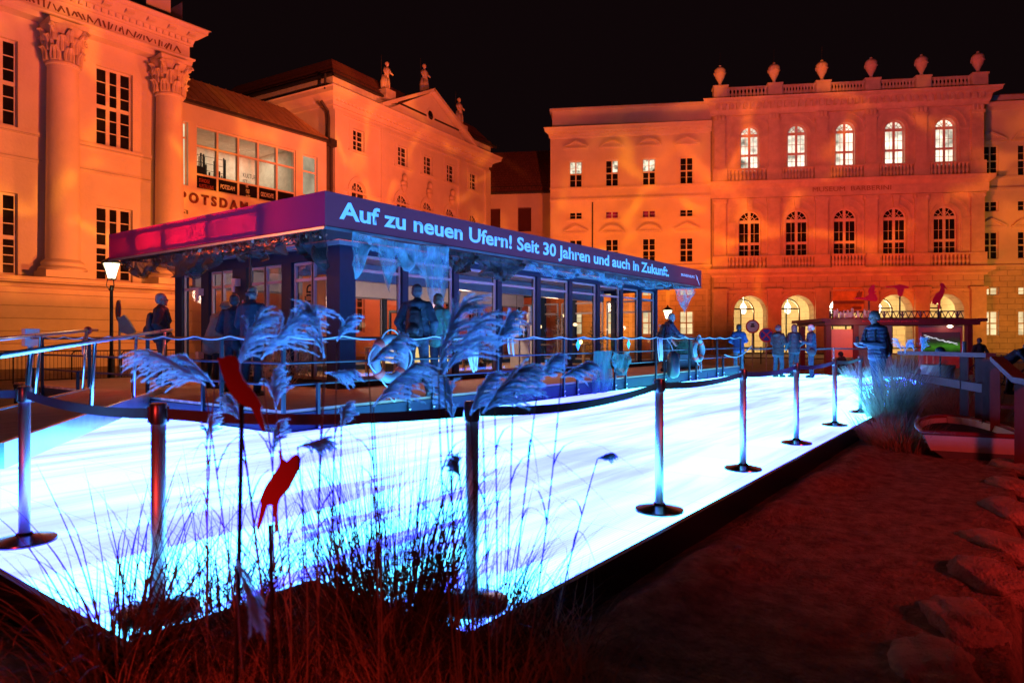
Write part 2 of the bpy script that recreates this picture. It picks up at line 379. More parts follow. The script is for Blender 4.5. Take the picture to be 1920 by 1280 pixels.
# sand bed around the near corner
sandm = mat('damp_sand', (.36,.22,.14), .95, var=.45, vscale=9, bump=.05, bscale=38)
def inside_led(x, y): return (x > 1.3 and y > 2.93) or (x > 2.2 and y > 1.87)
def dist_led(x, y):
    # distance outside the near L-shaped edge
    if inside_led(x, y): return 0
    c = []
    c.append(math.hypot(max(0, 1.3-x), max(0, 2.93-y)))
    c.append(math.hypot(max(0, 2.2-x), max(0, 1.87-y)))
    return min(c)
def sand_h(x, y):
    d = dist_led(x, y)
    nn = noise.fractal(Vector((x*1.1, y*1.1, 0)), 1.0, 2.0, 5)
    n3 = noise.noise(Vector((x*6, y*6, 3)))
    ridge = math.exp(-((d-.42)/.22)**2)
    h = .045+.10*min(1, d/.3)*(1 if d < 1.4 else 1)+.05*ridge*(1+nn)+.035*nn*min(1, d*3)+.012*n3*min(1, d*5)
    return max(.02, h)
g = MB(); nx, ny = 300, 150; X0, X1, Y0, Y1 = -1.2, 14.0, -.02, 8.5
grid = []
xsn = [X0+(X1-X0)*(i/nx) for i in range(nx+1)]; ysn = [Y0+(Y1-Y0)*(j/ny) for j in range(ny+1)]
idx = {}
for i, x_ in enumerate(xsn):
    for j, y_ in enumerate(ysn):
        if dist_led(x_, y_) > 0 or not inside_led(x_-.12, y_-.12):
            idx[i, j] = len(g.v); zz = sand_h(x_, y_) if not inside_led(x_, y_) else .03
            if j == 0 or i == 0 or i == nx: zz = -.02
            g.v.append((x_, y_, zz))
for i in range(nx):
    for j in range(ny):
        q = [idx.get(c) for c in ((i,j),(i+1,j),(i+1,j+1),(i,j+1))]
        if None not in q: g.f.append(tuple(q))
struct(g.build('sand', sandm, smooth=True))

# ------------------------------------------------------------------ facades
class Fac:
    def __init__(s, x, y, ang=0.0):
        s.P = Vector((x, y, 0)); s.a = ang; s.d = Vector((math.cos(ang), math.sin(ang), 0)); s.n = Vector((-s.d.y, s.d.x, 0))
    def t(s, px, off=0.0):
        r = ray(px); p = s.P+s.n*off
        return p.dot(s.n)/r.dot(s.n)
    def u(s, px, off=0.0):
        r = ray(px)*s.t(px, off); return (r-s.P-s.n*off).dot(s.d)
    def z(s, px, py, off=0.0): return CAMZ+(HY-py)*s.t(px, off)/FPX
    def root(s, name, label, cat, group=None): return thing(name, label, cat, s.P, s.a, group)

def bars(a, b, c, d, cols, rows, arch=False, w=.09, g=.035, y=.2, mull=.12, tran=None, th=.07):
    """window frame: outer frame, mullions, thin glazing bars"""
    m = MB(); y1 = y+th
    sp = d-(b-a)/2 if arch else d
    m.box(a, a+w, y, y1, c, sp); m.box(b-w, b, y, y1, c, sp); m.box(a+w, b-w, y, y1, c, c+w)
    if arch:
        r = (b-a)/2; cx = (a+b)/2
        m.arc(cx, sp, r-w, r, y, y1); m.arc(cx, sp, r*.52, r*.52+g, y+.01, y1-.01)
        m.box(a+w, b-w, y-.01, y1+.01, sp-mull*.6, sp+mull*.6)
        for k_ in (1, 2, 4, 5): 
            an = PI*k_/6; m.beam((cx+.25*r*math.cos(an), (y+y1)/2, sp+.25*r*math.sin(an)), (cx+(r-w)*math.cos(an), (y+y1)/2, sp+(r-w)*math.sin(an)), g, g, up=(0,1,0))
        m.box(cx-mull*.5, cx+mull*.5, y-.005, y1+.005, sp+mull*.6, sp+r-w*.5)
    else: m.box(a+w, b-w, y, y1, d-w, d)
    top = sp-(mull*.6 if arch else w)
    cw = (b-a-2*w)/cols
    for i in range(1, cols): m.box(a+w+cw*i-mull/2, a+w+cw*i+mull/2, y-.006, y1+.006, c+w, top)
    trs = tran if tran is not None else []
    for zt in trs: m.box(a+w, b-w, y-.003, y1+.003, zt-mull/2, zt+mull/2)
    cuts = [c+w]+list(trs)+[top]
    for q in range(len(cuts)-1):
        nr = rows[q] if isinstance(rows, (list, tuple)) else rows
        for j in range(1, nr):
            zz = cuts[q]+(cuts[q+1]-cuts[q])*j/nr; m.box(a+w, b-w, y+.02, y1-.02, zz-g/2, zz+g/2)
    return m
def sash(m, a, b, c, d, cols, sub, w=.09, y=.2, g=.035):
    cw = (b-a-2*w)/cols
    for i in range(cols):
        for j in range(1, sub): xx = a+w+cw*i+cw*j/sub; m.box(xx-g/2, xx+g/2, y+.022, y+.048, c+w, d-w)
def window(root, a, b, c, d, cols=2, rows=4, arch=False, pane=None, sub=1, y=.2, w=.09, tran=None, fm=None, mull=.12, label=None, g=.035):
    m = bars(a, b, c, d, cols, rows, arch, w, y=y, tran=tran, mull=mull, g=g)
    sp = d-(b-a)/2 if arch else d
    if sub > 1: sash(m, a, b, c, sp, cols, sub, w, y, g)
    o = m.build('window', fm or framew, root)
    if label: o['label'] = label
    p = MB(); yy = y+.05; r = (b-a)/2; cx = (a+b)/2
    poly = [(a, c), (b, c)]+([(cx+r*math.cos(PI*i/14), sp+r*math.sin(PI*i/14)) for i in range(15)] if arch else [(b, d), (a, d)])
    p.add([(x, yy, z) for x, z in poly], [tuple(range(len(poly)))])
    p.build('pane', pane or darkpane, o)
    return o
def surround(m, a, b, c, d, w=.22, p=.07, sill=True):
    m.box(a-w, a, -p, 0.002, c, d+w); m.box(b, b+w, -p, 0.002, c, d+w); m.box(a, b, -p, .002, d, d+w)
    if sill: m.box(a-w-.08, b+w+.08, -p-.12, .002, c-.16, c)
def pediment(m, cx, z, w, h, p=.35, kind='tri'):
    if kind == 'tri':
        m.prism([(cx-w, z), (cx+w, z), (cx, z+h)], -p*.3, .002)
        m.beam((cx-w-.1, -p*.5, z+.02), (cx, -p*.5, z+h+.05), p, .14, up=(0,0,1)); m.beam((cx+w+.1, -p*.5, z+.02), (cx, -p*.5, z+h+.05), p, .14)
    else:
        R_ = (w*w+h*h)/(2*h); a0 = math.asin(w/R_); cz = z+h-R_
        m.arc(cx, cz, R_-.14, R_+.02, -p, .002, PI/2-a0, PI/2+a0, 10)
        m.prism([(cx+R_*.98*math.sin(a0*(1-2*i/10)), cz+R_*.98*math.cos(a0*(1-2*i/10))) for i in range(11)][::-1], -p*.3, .002)
    m.box(cx-w-.1, cx+w+.1, -p*.8, .002, z-.16, z-.002)
def dentils(m, u0, u1, z0, z1, y0, y1, pitch, w):
    x = u0
    while x < u1: m.box(x, x+w, y0, y1, z0, z1); x += pitch

# ------------- A: town hall with giant columns (left)
FA = Fac(0, 40.0); zA = lambda px, py, o=0: FA.z(px, py, o)
A = FA.root('town_hall', 'orange-lit classical town hall with tall corinthian half columns at the left edge', 'town hall')
uE = FA.u(342); bay = FA.u(318, -.6)-FA.u(118, -.6)
wu0, wu1 = FA.u(180), FA.u(249); z1u, z0u = zA(180, 121), zA(180, 270); z1l, z0l = zA(178, 384), zA(178, 525)
ops = []
for i in range(3): ops += [(wu0-bay*i, wu1-bay*i, z0u, z1u), (wu0-bay*i, wu1-bay*i, z0l, z1l)]
zarc = zA(342, 130)
wl_ = MB(); wl_.wall(-6, uE, 0, zarc+.2, ops, 0, .42)
wl_.add([(uE,0,0),(uE,12,0),(uE,12,zarc+4),(uE,0,zarc+4)], [(0,1,2,3)])
wl_.build('wall', plaster, A)
zl = zA(0, 517)
m = MB()
for zz, p in ((zA(0, 234), .12), (zA(0, 285), .06)): 
    for q in range(4): 
        c0 = FA.u(118, -.6)-bay*(q-1)
        m.box(c0-bay+.75, c0-.75, -p, .004, zz-.22, zz)
m.profile([(0,zl-.55),(-.18,zl-.55),(-.22,zl-.42),(-.30,zl-.34),(-.95,zl-.28),(-1.0,zl-.1),(-.95,zl),(0,zl)], -6, uE+.2)
m.box(-6, uE+.12, -.9, 0, 0, zl-.56); m.box(-6, uE+.2, -1.05, -.9, 0, 1.1)
m.build('plinth', banded, A)
# entablature and cornice
ze = zarc; e = MB()
zf0, zf1 = zA(342, 117), zA(342, 92); zc = zA(380, 62, -1.2)
e.profile([(0,ze),(-.72,ze),(-.72,ze+.35),(-.78,ze+.36),(-.78,zf0-.16),(-.95,zf0-.10),(-.98,zf0),(0,zf0)], -6, uE-.3, .6)
e.profile([(0,zf0),(-.62,zf0),(-.62,zf1),(0,zf1)], -6, uE-.2, .5)
e.profile([(0,zf1),(-.75,zf1),(-.75,zf1+.12),(-.85,zf1+.34),(-1.0,zf1+.38),(-1.5,zf1+.62),(-1.55,zf1+.62),(-1.6,zf1+.95),(-1.75,zc),(0,zc)], -6, uE-.2, .6)
e.build('entablature', plaster, A)
d_ = MB(); dentils(d_, -6, uE+.15, zf1+.12, zf1+.32, -.92, -.7, .36, .2)
x = -6.0
while x < uE+.4: d_.box(x, x+.42, -1.42, -.98, zf1+.40, zf1+.58); x += 1.15
d_.build('dentil_course', plaster, A)
rel = MB(); x = -5.5; rr = random.Random(3)
while x < uE-.4:
    h_ = rr.uniform(.18, .42); zz = (zf0+zf1)/2; w_ = rr.uniform(.04, .1); dx = rr.uniform(-.12, .12)
    rel.beam((x-dx, -.63, zz-h_/2), (x+dx, -.63, zz+h_/2), w_, .04, up=(0,1,0)); x += rr.uniform(.13, .26)
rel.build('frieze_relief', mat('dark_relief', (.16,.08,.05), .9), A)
at_ = MB(); at_.box(-6, uE-2.2, 0.6, 6, zc, zc+1.2); at_.box(uE-1.9, uE-.5, .4, 3, zc+.4, zc+6)
at_.box(uE-2.2, uE-.25, .2, 3.1, zc, zc+.4)
at_.build('attic', plaster, A)
for (a, b, c, d) in ops: window(A, a, b, c, d, cols=3, rows=([3,3] if c == z0u else [4,3]), y=.22, w=.11, mull=.2, tran=[(c+d)/2 if c == z0u else c+(d-c)*.46], g=.05)
# columns with acanthus capitals
zb = zl; zcap0 = zarc-2.05
def column(u):
    sh = MB(); sh.lathe([(.78,zb+.95),(.76,zb+3),(.74,zb+6),(.69,zcap0-.12),(.76,zcap0-.1),(.76,zcap0)], (u,-.55,0), 28)
    o = sh.build('column', plaster, A, auto=40)
    b_ = MB(); b_.box(u-1.12, u+1.12, -1.6, 0, zb, zb+.34); b_.lathe([(1.08,zb+.34),(1.1,zb+.45),(1.02,zb+.56),(.93,zb+.6),(.93,zb+.68),(.98,zb+.76),(.9,zb+.86),(.8,zb+.95)], (u,-.55,0), 28)
    b_.build('base', plaster, o, auto=40)
    c = MB(); c.lathe([(.7,zcap0),(.72,zcap0+.9),(.8,zcap0+1.4),(.98,zcap0+1.8)], (u,-.55,0), 20)
    for row, (n_, z0_, hh, rr0) in enumerate(((8, zcap0+.05, .8, .73), (8, zcap0+.5, .95, .74), (8, zcap0+1.0, .7, .82))):
        for i in range(n_):
            an = 2*PI*(i+.5*(row % 2))/n_; dx, dy = math.cos(an), math.sin(an); sd = Vector((-dy, dx, 0))
            pts = []; ws = []
            for q in range(7):
                f = q/6; r_ = rr0+.05+.34*max(0, f-.45)**1.2*1.6; zz = z0_+hh*(f if f < .8 else .8+.1*math.sin((f-.8)*8)-(f-.8)*.9)
                pts.append((u+dx*r_, -.55+dy*r_, zz)); ws.append((.50 if row < 2 else .3)*math.sin(PI*min(1, .25+f*.72))+.06)
            for jj in (-1, 0, 1):
                c.tube([Vector(p)+sd*jj*ws[i2]*.34*(1-.2*i2/6)+Vector((dx,dy,0))*(.03 if jj == 0 else -.01) for i2, p in enumerate(pts)], [.085,.1,.1,.09,.08,.07,.05], 6)
    for i in range(4):
        an = PI/4+PI/2*i; dx, dy = math.cos(an), math.sin(an); cc = Vector((u+dx*1.06, -.55+dy*1.06, zcap0+1.58)); pr = Vector((dx,dy,0))
        c.tube([cc+pr*(.22*(1-q/20)*math.cos(q*.55))+Vector((0,0,.22*(1-q/20)*math.sin(q*.55))) for q in range(18)], .07, 6)
        c.tube([(u+dx*.7,-.55+dy*.7,zcap0+1.1),(u+dx*.85,-.55+dy*.85,zcap0+1.45),cc+Vector((0,0,.2))], .08, 6)
    ab = []
    for i in range(4):
        an = PI/4+PI/2*i; ab.append((1.22*math.cos(an), 1.22*math.sin(an))); an += PI/4; ab.append((.82*math.cos(an), .82*math.sin(an)))
    z0_, z1_ = zcap0+1.82, zcap0+2.04
    c.add([(u+x_, -.55+y_, z0_) for x_, y_ in ab]+[(u+x_*1.06, -.55+y_*1.06, z1_) for x_, y_ in ab], [tuple(range(8))[::-1], tuple(range(8, 16))]+[(i, (i+1) % 8, (i+1) % 8+8, i+8) for i in range(8)])
    c.build('capital', stone, o)
cu0 = FA.u(118, -.55)
for q in range(-1, 3): column(cu0-bay*(q))if q < 3 and cu0-bay*q < uE+.2 else None

# ------------- B: glazed link building
FB = Fac(0, 43.0); B = FB.root('link_building', 'orange-lit two storey building with long ribbon window and brown metal roof', 'museum building')
b0, b1 = FB.u(325), FB.u(612); ztop = FB.z(560, 253)
wa, wb = FB.u(369), FB.u(555); wz1, wz0 = FB.z(369, 234), FB.z(369, 354)
la, lb = FB.u(325), FB.u(353); ra, rb = FB.u(568), FB.u(596); rz1, rz0 = FB.z(568, 288), FB.z(568, 364)
m = MB(); ops = [(wa, wb, wz0, wz1), (la, lb, FB.z(340, 346), FB.z(340, 226)), (ra, rb, rz0, rz1), (la, lb, FB.z(340,400), FB.z(340,392))]
m.wall(b0, b1, 0, ztop, ops, 0, .6); m.build('wall', plaster, B)
rm = MB(); rm.box(b0, b1+.2, -.35, .1, ztop, ztop+.2); rm.build('gutter', darkmetal, B)
rh = FB.z(480, 186, 3.5)
rf = MB(); rf.add([(b0-2,-.3,ztop+.21),(b1+.1,-.3,ztop+.21),(b1+.1-1.4,3.5,rh),(b0-2,3.5,rh),(b0-2,9,rh),(b1-1.3,9,rh)], [(0,1,2,3),(3,2,5,4)])
x = b0
while x < b1: 
    fx = lambda y: 1
    x2 = min(x, b1-1.4); rf.beam((x,-.3,ztop+.24), (x2,3.5,rh+.03), .05, .06); x += .62
rf.build('roof', roofmetal, B)
# ribbon window: 5 bays x 3 rows with room behind
wm_ = MB(); nb = 5; bw = (wb-wa)/nb; h1 = wz1-(wz1-wz0)*.31; h2 = wz0+(wz1-wz0)*.24
for i in range(nb+1): wm_.box(wa+bw*i-.07, wa+bw*i+.07, .15, .4, wz0, wz1)
for zz in (wz0+.06, h2, h1, wz1-.06): wm_.box(wa, wb, .17, .3, zz-.06, zz+.06)
ro = wm_.build('window', plaster, B); ro['label'] = 'long ribbon window with lettered dark lower panels'
roomw = mat('museum_room_white', (.75,.7,.62), .9)
rmb = MB(); rmb.box(wa-.2, wb+.2, 5.5, 5.6, wz0, wz1+.3); rmb.box(wa-.2, wb+.2, .65, 5.5, wz0-.1, wz0-.05)
rmb.box(wa-.3, wa-.2, .65, 5.6, wz0, wz1+.3); rmb.box(wb+.2, wb+.3, .65, 5.6, wz0, wz1+.3); rmb.box(wa-.2, wb+.2, .65, 5.5, wz1+.3, wz1+.4)
rmb.build('room', roomw, B)
for i, (cx_, e_) in enumerate(((.3, 0), (.5, 60), (.78, 90))):
    if e_:
        l = bpy.data.lights.new('room_lamp', 'AREA'); l.energy = e_; l.color = (1,.8,.5); l.size = 1.2
        o = bpy.data.objects.new('room_lamp', l); COL.objects.link(o); o.location = FB.P+Vector((wa+(wb-wa)*cx_, 3.6, wz1+.2))
p_ = MB(); p_.box(wa, wb, .24, .26, wz0, wz1)
p_.build('pane', glass(), ro)
dp = MB()
for i in range(nb): dp.box(wa+bw*i+.07, wa+bw*(i+1)-.07, .20, .23, wz0+.12, h2-.06)
dp.build('panel', darkpane, ro)
ltm = mat('pale_sign_letters', (.75,.7,.65), .6)
for i, (t_, sc_) in enumerate((('STÄNDIGE\nAUSSTELLUNG', 2), ('POTSDAM', 1), ('EINE\nSTADT\nMACHT', 3), ('GESCHICHTE', 1))):
    x0_ = wa+bw*i+.25; x1_ = wa+bw*(i+1)-.25
    if sc_ == 3: x0_ += .35; x1_ -= .35
    hh = .28*sc_+.1*(sc_-1) if sc_ > 1 else .3
    mid = (wz0+h2)/2
    lettering('lettering', t_, ltm if i else mat('faded_red_letters', (.35,.05,.03), .6), ro, x0_, x1_, mid-hh/2, mid+hh/2, .195)
ex = MB(); rr = random.Random(5)
for i in range(26):
    xx = wa+bw*1.25+rr.random()*bw*1.6; hh = rr.uniform(.8, 2.6); ex.box(xx, xx+rr.uniform(.02,.12), 3.9, 4.0, h2, h2+hh)
for j in range(5): ex.box(wa+bw*1.2, wa+bw*2.8, 3.88, 3.9, h2+.3+.5*j, h2+.33+.5*j)
ex.box(wa+.1, wa+bw*.9, 1.5, 1.7, h2, h2+.9)
ex.build('exhibit', blackm, B)
lettering('wall_text', 'KULTUR\nIST\nJEDER\nZWEITE', blackm, B, wb-1.5, wb-.35, h2+.1, h2+1.9, 4.6)
window(B, la, lb, FB.z(340, 346), FB.z(340, 226), 1, 1, y=.25, tran=[FB.z(340, 255)], pane=litcream)
window(B, la, lb, FB.z(340, 400), FB.z(340, 392), 1, 1, y=.25)
window(B, ra, rb, rz0, rz1, 1, 1, y=.25, tran=[rz1-(rz1-rz0)*.4], pane=glow('lit_room_dim', (1,.78,.5), .45, 1.0))
red_l = mat('rust_red_letters', (.16,.03,.02), .5)
sx0, sx1 = FB.u(334), FB.u(462)
sgz = FB.z(397, 378)
lettering('sign', 'P O T S D A M', red_l, B, FB.u(337), FB.u(463), sgz-.33, sgz+.33, -.06, .08, .03)
lettering('sign', 'M U S E U M', red_l, B, FB.u(482), FB.u(600), sgz-.33, sgz+.33, -.06, .08, .03)
pm = MB(); 
for i in range(3): pm.box(b0+.3+i*5, b0+.45+i*5, -.03, .003, 0, FB.z(480, 400))
pm.box(b0, b1, -.06, .003, FB.z(340,404)-.1, FB.z(340,404)); pm.build('string_course', plaster, B)
lettering('wall_banner_text', 'neunz', blackm, B, 0, 2.3, 0, .62, 0, .01).matrix_basis = Matrix.Translation((FB.u(341)+.35, -.08, FB.z(338,548)))@Matrix.Rotation(-PI/2, 4, 'Y')@Matrix.Rotation(0,4,'X')

# ------------- C: gabled palace with statues
FC = Fac(34.3, 43.0, rad(6.1)); Cc = FC.root('gabled_palace', 'orange-red lit palace with triangular gable and statues on its roofline', 'palace')
uw = FC.u(917); zc0 = FC.z(629, 172)
ops = []; cw5 = []
for (xa, xb, yt, yb) in ((661,683,240,281), (745,764.5,266,304.5), (794,811,285,320), (837.5,852,301,335), (881,894,324,354)):
    a, b = FC.u(xa), FC.u(xb); ops.append((a, b, FC.z(xa, yb), FC.z(xa, yt))); cw5.append((a+b)/2)
zt5 = ops[0][3]; zb5 = ops[0][2]; hw = (ops[0][1]-ops[0][0])/2
ops = [(c-hw, c+hw, zb5, zt5) for c in cw5]
za1 = FC.z(670, 341); ao = [(c-hw*1.25, c+hw*1.25, za1-4.2, za1, True) for c in cw5]
mo = [(c-hw*1.1, c+hw*1.1, 2.0, 5.2) for c in cw5]
m = MB(); m.wall(0, uw, 0, zc0-.3, ops+ao+mo, 0, .4)
m.add([(0,0,0),(0,14,0),(0,14,zc0),(0,0,zc0)], [(0,1,2,3)]); m.add([(uw,0,0),(uw,14,0),(uw,14,zc0),(uw,0,zc0)], [(3,2,1,0)])
p0, p1 = FC.u(713), FC.u(868)
m.wall(p0, p1, 0, zc0-.3, [], -.25) if False else None
m.build('wall', plaster, Cc)
for o_ in ops: window(Cc, *o_, cols=2, rows=[2,2], y=.2, tran=[(o_[2]+o_[3])/2], w=.08, mull=.1)
for o_ in ao: window(Cc, *o_[:4], cols=2, rows=4, arch=True, y=.2, w=.08)
for o_ in mo: window(Cc, *o_, cols=2, rows=[2,2], y=.2, tran=[4.0])
t_ = MB()
for o_ in ops: surround(t_, *o_, w=.42, p=.06)
for o_ in ao:
    cx = (o_[0]+o_[1])/2; r = (o_[1]-o_[0])/2; sp = o_[3]-r; t_.arc(cx, sp, r+.02, r+.38, -.09, .004)
    t_.box(o_[0]-.38, o_[0]-.02, -.09, .004, o_[2], sp); t_.box(o_[1]+.02, o_[1]+.38, -.09, .004, o_[2], sp)
zst = FC.z(640, 352)
t_.box(0, uw, -.12, .003, zst-.16, zst)
for u_ in (0, p0, p1-.9, uw-.9): t_.box(u_, u_+.9, -.2, .004, 0, zc0-1.6)
t_.box(0, uw, -.15, .004, zc0-1.6, zc0-1.45); t_.build('moulding', plaster, Cc)
for i, c in enumerate(cw5[1:4]):
    h_ = MB(); zz = za1+1.1; h_.ellip((c,-.28,zz+.35), (.26,.26,.34)); h_.ellip((c,-.2,zz-.15), (.42,.24,.3)); h_.lathe([(.12,-.9),(.3,-.5),(.34,-.35)], (c,-.18,zz), 10); h_.build('portrait_bust', stone, Cc, smooth=True)
cn = MB(); prof = [(0,zc0-1.1),(-.2,zc0-1.1),(-.25,zc0-.8),(-.5,zc0-.6),(-.95,zc0-.4),(-1.0,zc0-.08),(-1.1,zc0),(0,zc0)]
cn.profile(prof, 0, uw, 1.0); dentils(cn, 0, uw, zc0-.78, zc0-.58, -.45, -.2, .42, .24)
# the same cornice along the left flank
fl = [(-y_, z_) for y_, z_ in prof]
n_ = len(prof); v_ = [(-(-y_), -(-y_)*1.0, z_) for y_, z_ in prof]+[(-(-y_), 14, z_) for y_, z_ in prof]
cn.add(v_, [tuple(range(n_))[::-1], tuple(range(n_, 2*n_))]+[(i, (i+1) % n_, (i+1) % n_+n_, i+n_) for i in range(n_)])
cn.build('cornice', plaster, Cc)
zat = FC.z(629, 146)
atb = MB(); atb.box(-.15, uw+.15, -.1, 14, zc0+.004, zat); atb.build('attic', mat('pale_attic_plaster', (.62,.60,.50), .8, var=.1), Cc)
tri = MB()
apx, apz = (p0+p1)/2, zc0+FC.z(816, 185)-FC.z(816, 250)
tri.prism([(p0, zc0), (p1, zc0), (apx, apz)], -.6, 3.0)
for s_, q in ((1, p0), (-1, p1)): tri.beam((q-s_*.9, -.55, zc0+.1), (apx+s_*.1, -.55, apz+.25), 1.2, .28, up=(0,0,1))
tri.build('gable', plaster, Cc)
oc = MB(); cx_, cz_ = apx, zc0+(apz-zc0)*.38
oc.arc(cx_, cz_, .42, .6, -.68, -.59, 0, 2*PI, 18); ocw = oc.build('round_window', plaster, Cc)
pn = MB(); pn.add([(cx_+.43*math.cos(2*PI*i/16), -.61, cz_+.6*.7*math.sin(2*PI*i/16)) for i in range(16)], [tuple(range(16))]); pn.build('pane', darkpane, ocw)
rfc = MB(); zr = FC.z(627, 113, 1.2)
rfc.add([(-.5,-.5,zat),(uw+.5,-.5,zat),(uw+.5,14.5,zat),(-.5,14.5,zat),(1.0,1.2,zr),(uw-1,1.2,zr),(uw-1,13,zr),(1.0,13,zr)], [(0,1,5,4),(1,2,6,5),(2,3,7,6),(3,0,4,7),(4,5,6,7)])
rfc.build('roof', rooftile, Cc)
gt = MB(); gt.box(-.62, uw+.6, -.62, -.45, zat-.12, zat+.06); gt.box(-.62, -.45, -.62, 14.5, zat-.12, zat+.06); gt.build('gutter', darkmetal, Cc)
sg = MB()
for zz in (.28, .5): sg.tube([(-.2,14,zat+zz),(-.2,-.2,zat+zz),(uw,-.2,zat+zz)], .025, 4)
for i in range(50):
    sg.tube([(-.2+(i*.5), -.2, zat+.1), (-.2+i*.5, -.2, zat+.52)], .015, 3) if i*.5 < p0 or i*.5 > p1 else None
    if i < 28: sg.tube([(-.2, -.2+i*.5, zat+.1), (-.2, -.2+i*.5, zat+.52)], .015, 3)
sg.build('snow_guard', darkmetal, Cc)
dpp = MB(); dpp.tube([(-.95,-.1,zat-.1),(-.95,-.1,zc0-.2)],.09,8); dpp.tube([(-.9,.4,zc0-1.0),(-.25,.35,zc0-1.6),(-.2,.3,zc0-2.2),(-.2,.3,ztop+.3)],.12,8); dpp.tube([(-.35,-.12,ztop),(-.35,-.12,0)],.13,8); dpp.box(-.7,-.1,-.5,-.05,ztop-.3,ztop+.25); dpp.build('downpipe', darkmetal, Cc)

def statue(px, pyb, pyt, off, lbl, seed):
    u_ = FC.u(px, off); w_ = FC.P+FC.d*u_+FC.n*off; t_ = FC.t(px, off); zb_ = CAMZ+(HY-pyb)*t_/FPX; zt_ = CAMZ+(HY-pyt)*t_/FPX
    H = zt_-zb_; r_ = random.Random(seed)
    o = thing('statue', lbl, 'statue', (w_.x, w_.y, zb_), FC.a, 'stone statues on the roofline')
    k_ = H/3.0; b = MB()
    lean = .12*k_*(1 if seed % 2 else -1)
    b.tube([(-.16*k_,0,.1*k_),(-.15*k_,-.05*k_,.75*k_),(-.1*k_,0,1.4*k_)], [.13*k_,.15*k_,.22*k_], 10)
    b.tube([(.18*k_,.05*k_,.1*k_),(.2*k_,-.1*k_,.75*k_),(.1*k_,0,1.4*k_)], [.13*k_,.15*k_,.22*k_], 10)
    b.tube([(0,0,1.3*k_),(lean*.3,0,1.65*k_),(lean,0,2.1*k_),(lean,0,2.4*k_)], [.3*k_,.26*k_,.34*k_,.16*k_], 12)
    b.tube([(lean-.32*k_,0,2.3*k_),(lean-.5*k_,-.05*k_,1.9*k_),(lean-.42*k_,-.25*k_,1.5*k_)], [.12*k_,.1*k_,.08*k_], 8)
    b.tube([(lean+.32*k_,0,2.3*k_),(lean+.48*k_,-.1*k_,1.95*k_),(lean+.6*k_,-.3*k_,1.75*k_)], [.12*k_,.1*k_,.08*k_], 8)
    b.tube([(lean,0,2.3*k_),(lean*1.1,0,2.6*k_)], [.12*k_,.1*k_], 8); b.ellip((lean*1.1,-.02*k_,2.74*k_), (.18*k_,.2*k_,.25*k_)); b.ellip((lean*1.1,.03*k_,2.8*k_), (.21*k_,.21*k_,.2*k_))
    b.lathe([(.5*k_,0),(.5*k_,.12*k_)], (0,0,0), 8)
    b.tube([(-.3*k_,.1*k_,.1*k_),(-.42*k_,.12*k_,.8*k_),(-.4*k_,.1*k_,1.5*k_)], [.26*k_,.24*k_,.1*k_], 8)
    b.build('figure', stone, o, smooth=True)
    dr = MB()
    for i in range(9):
        a = r_.uniform(0, 2*PI); dr.tube([(.3*k_*math.cos(a),.22*k_*math.sin(a),1.45*k_),(.34*k_*math.cos(a),.28*k_*math.sin(a),.9*k_),(.3*k_*math.cos(a)+.1*k_,.3*k_*math.sin(a),r_.uniform(.1,.5)*k_)], [.05*k_,.09*k_,.05*k_], 6)
    dr.build('drapery', stone, o, smooth=True)
    pd = MB(); pd.box(-.62,.62,-.55,.55,-.55,0); pd.box(-.75,.75,-.66,.66,-.9,-.55); pd.build('pedestal', stone, o)
    rd = MB(); rd.tube([(-.45*k_,.2,-.3),(-.45*k_,.2,3.5*k_)], .028, 5); rd.build('lightning_rod', darkmetal, o)
statue(724, 171, 115, -.2, 'leftmost of the three roof statues, standing left of the gable', 1)
statue(797, 176, 121, .3, 'middle roof statue standing on the tip of the gable', 2)
statue(862, 236, 184, -.2, 'rightmost of the three roof statues, right of the gable', 4)

# ------------- museum plane
MA = rad(-61.4+.0); MD = 65.0
r_ = ray(1335)*MD; FM = Fac(r_.x, r_.y, MA)
FD = Fac(r_.x+FM.n.x*1.6, r_.y+FM.n.y*1.6, MA)
FE = Fac(r_.x+FM.n.x*8, r_.y+FM.n.y*8, MA)

# D: corner building, four bays
D = FD.root('corner_building', 'orange-lit four storey corner building left of the red palace, four bays of white windows', 'building')
d0, d1 = FD.u(1032), FD.u(1345)
cx4 = [FD.u(x) for x in (1079.5, 1147.5, 1217, 1287.5)]; hwd = (FD.u(1159.5)-FD.u(1135.5))/2*1.02
zu0, zu1 = FD.z(1287, 344.5), FD.z(1287, 294.5); zm0, zm1 = FD.z(1287, 406), FD.z(1287, 392); zl0, zl1 = FD.z(1287, 491), FD.z(1287, 445)
zs0, zs1 = FD.z(1287, 554), FD.z(1287, 541); zg0, zg1 = FD.z(1287, 627), FD.z(1287, 583)
zco = FD.z(1287, 232); zatt = FD.z(1287, 198)
ops = [(c-hwd, c+hwd, a, b) for c in cx4 for a, b in ((zu0,zu1),(zm0,zm1),(zl0,zl1),(zs0,zs1),(zg0,zg1))]
zgc = FD.z(1287, 497)
m = MB(); m.wall(d0, d1, zgc, zco, [o for o in ops if o[2] > zgc], 0, .35); m.add([(d0,0,0),(d0,14,0),(d0,14,zco),(d0,0,zco)], [(0,1,2,3)]); m.build('wall', plaster, D)
m = MB(); m.wall(d0, d1, 0, zgc, [o for o in ops if o[3] < zgc], -.08, .43); m.build('ground_floor_wall', rustic, D)
clut = glow('curtained_window', (1.0,.86,.62), 1.1, 2.2, 0.02, 1.5); redp = glow('red_lit_pane', (.8,.02,.04), .5, 1.6, .0, 1.2)
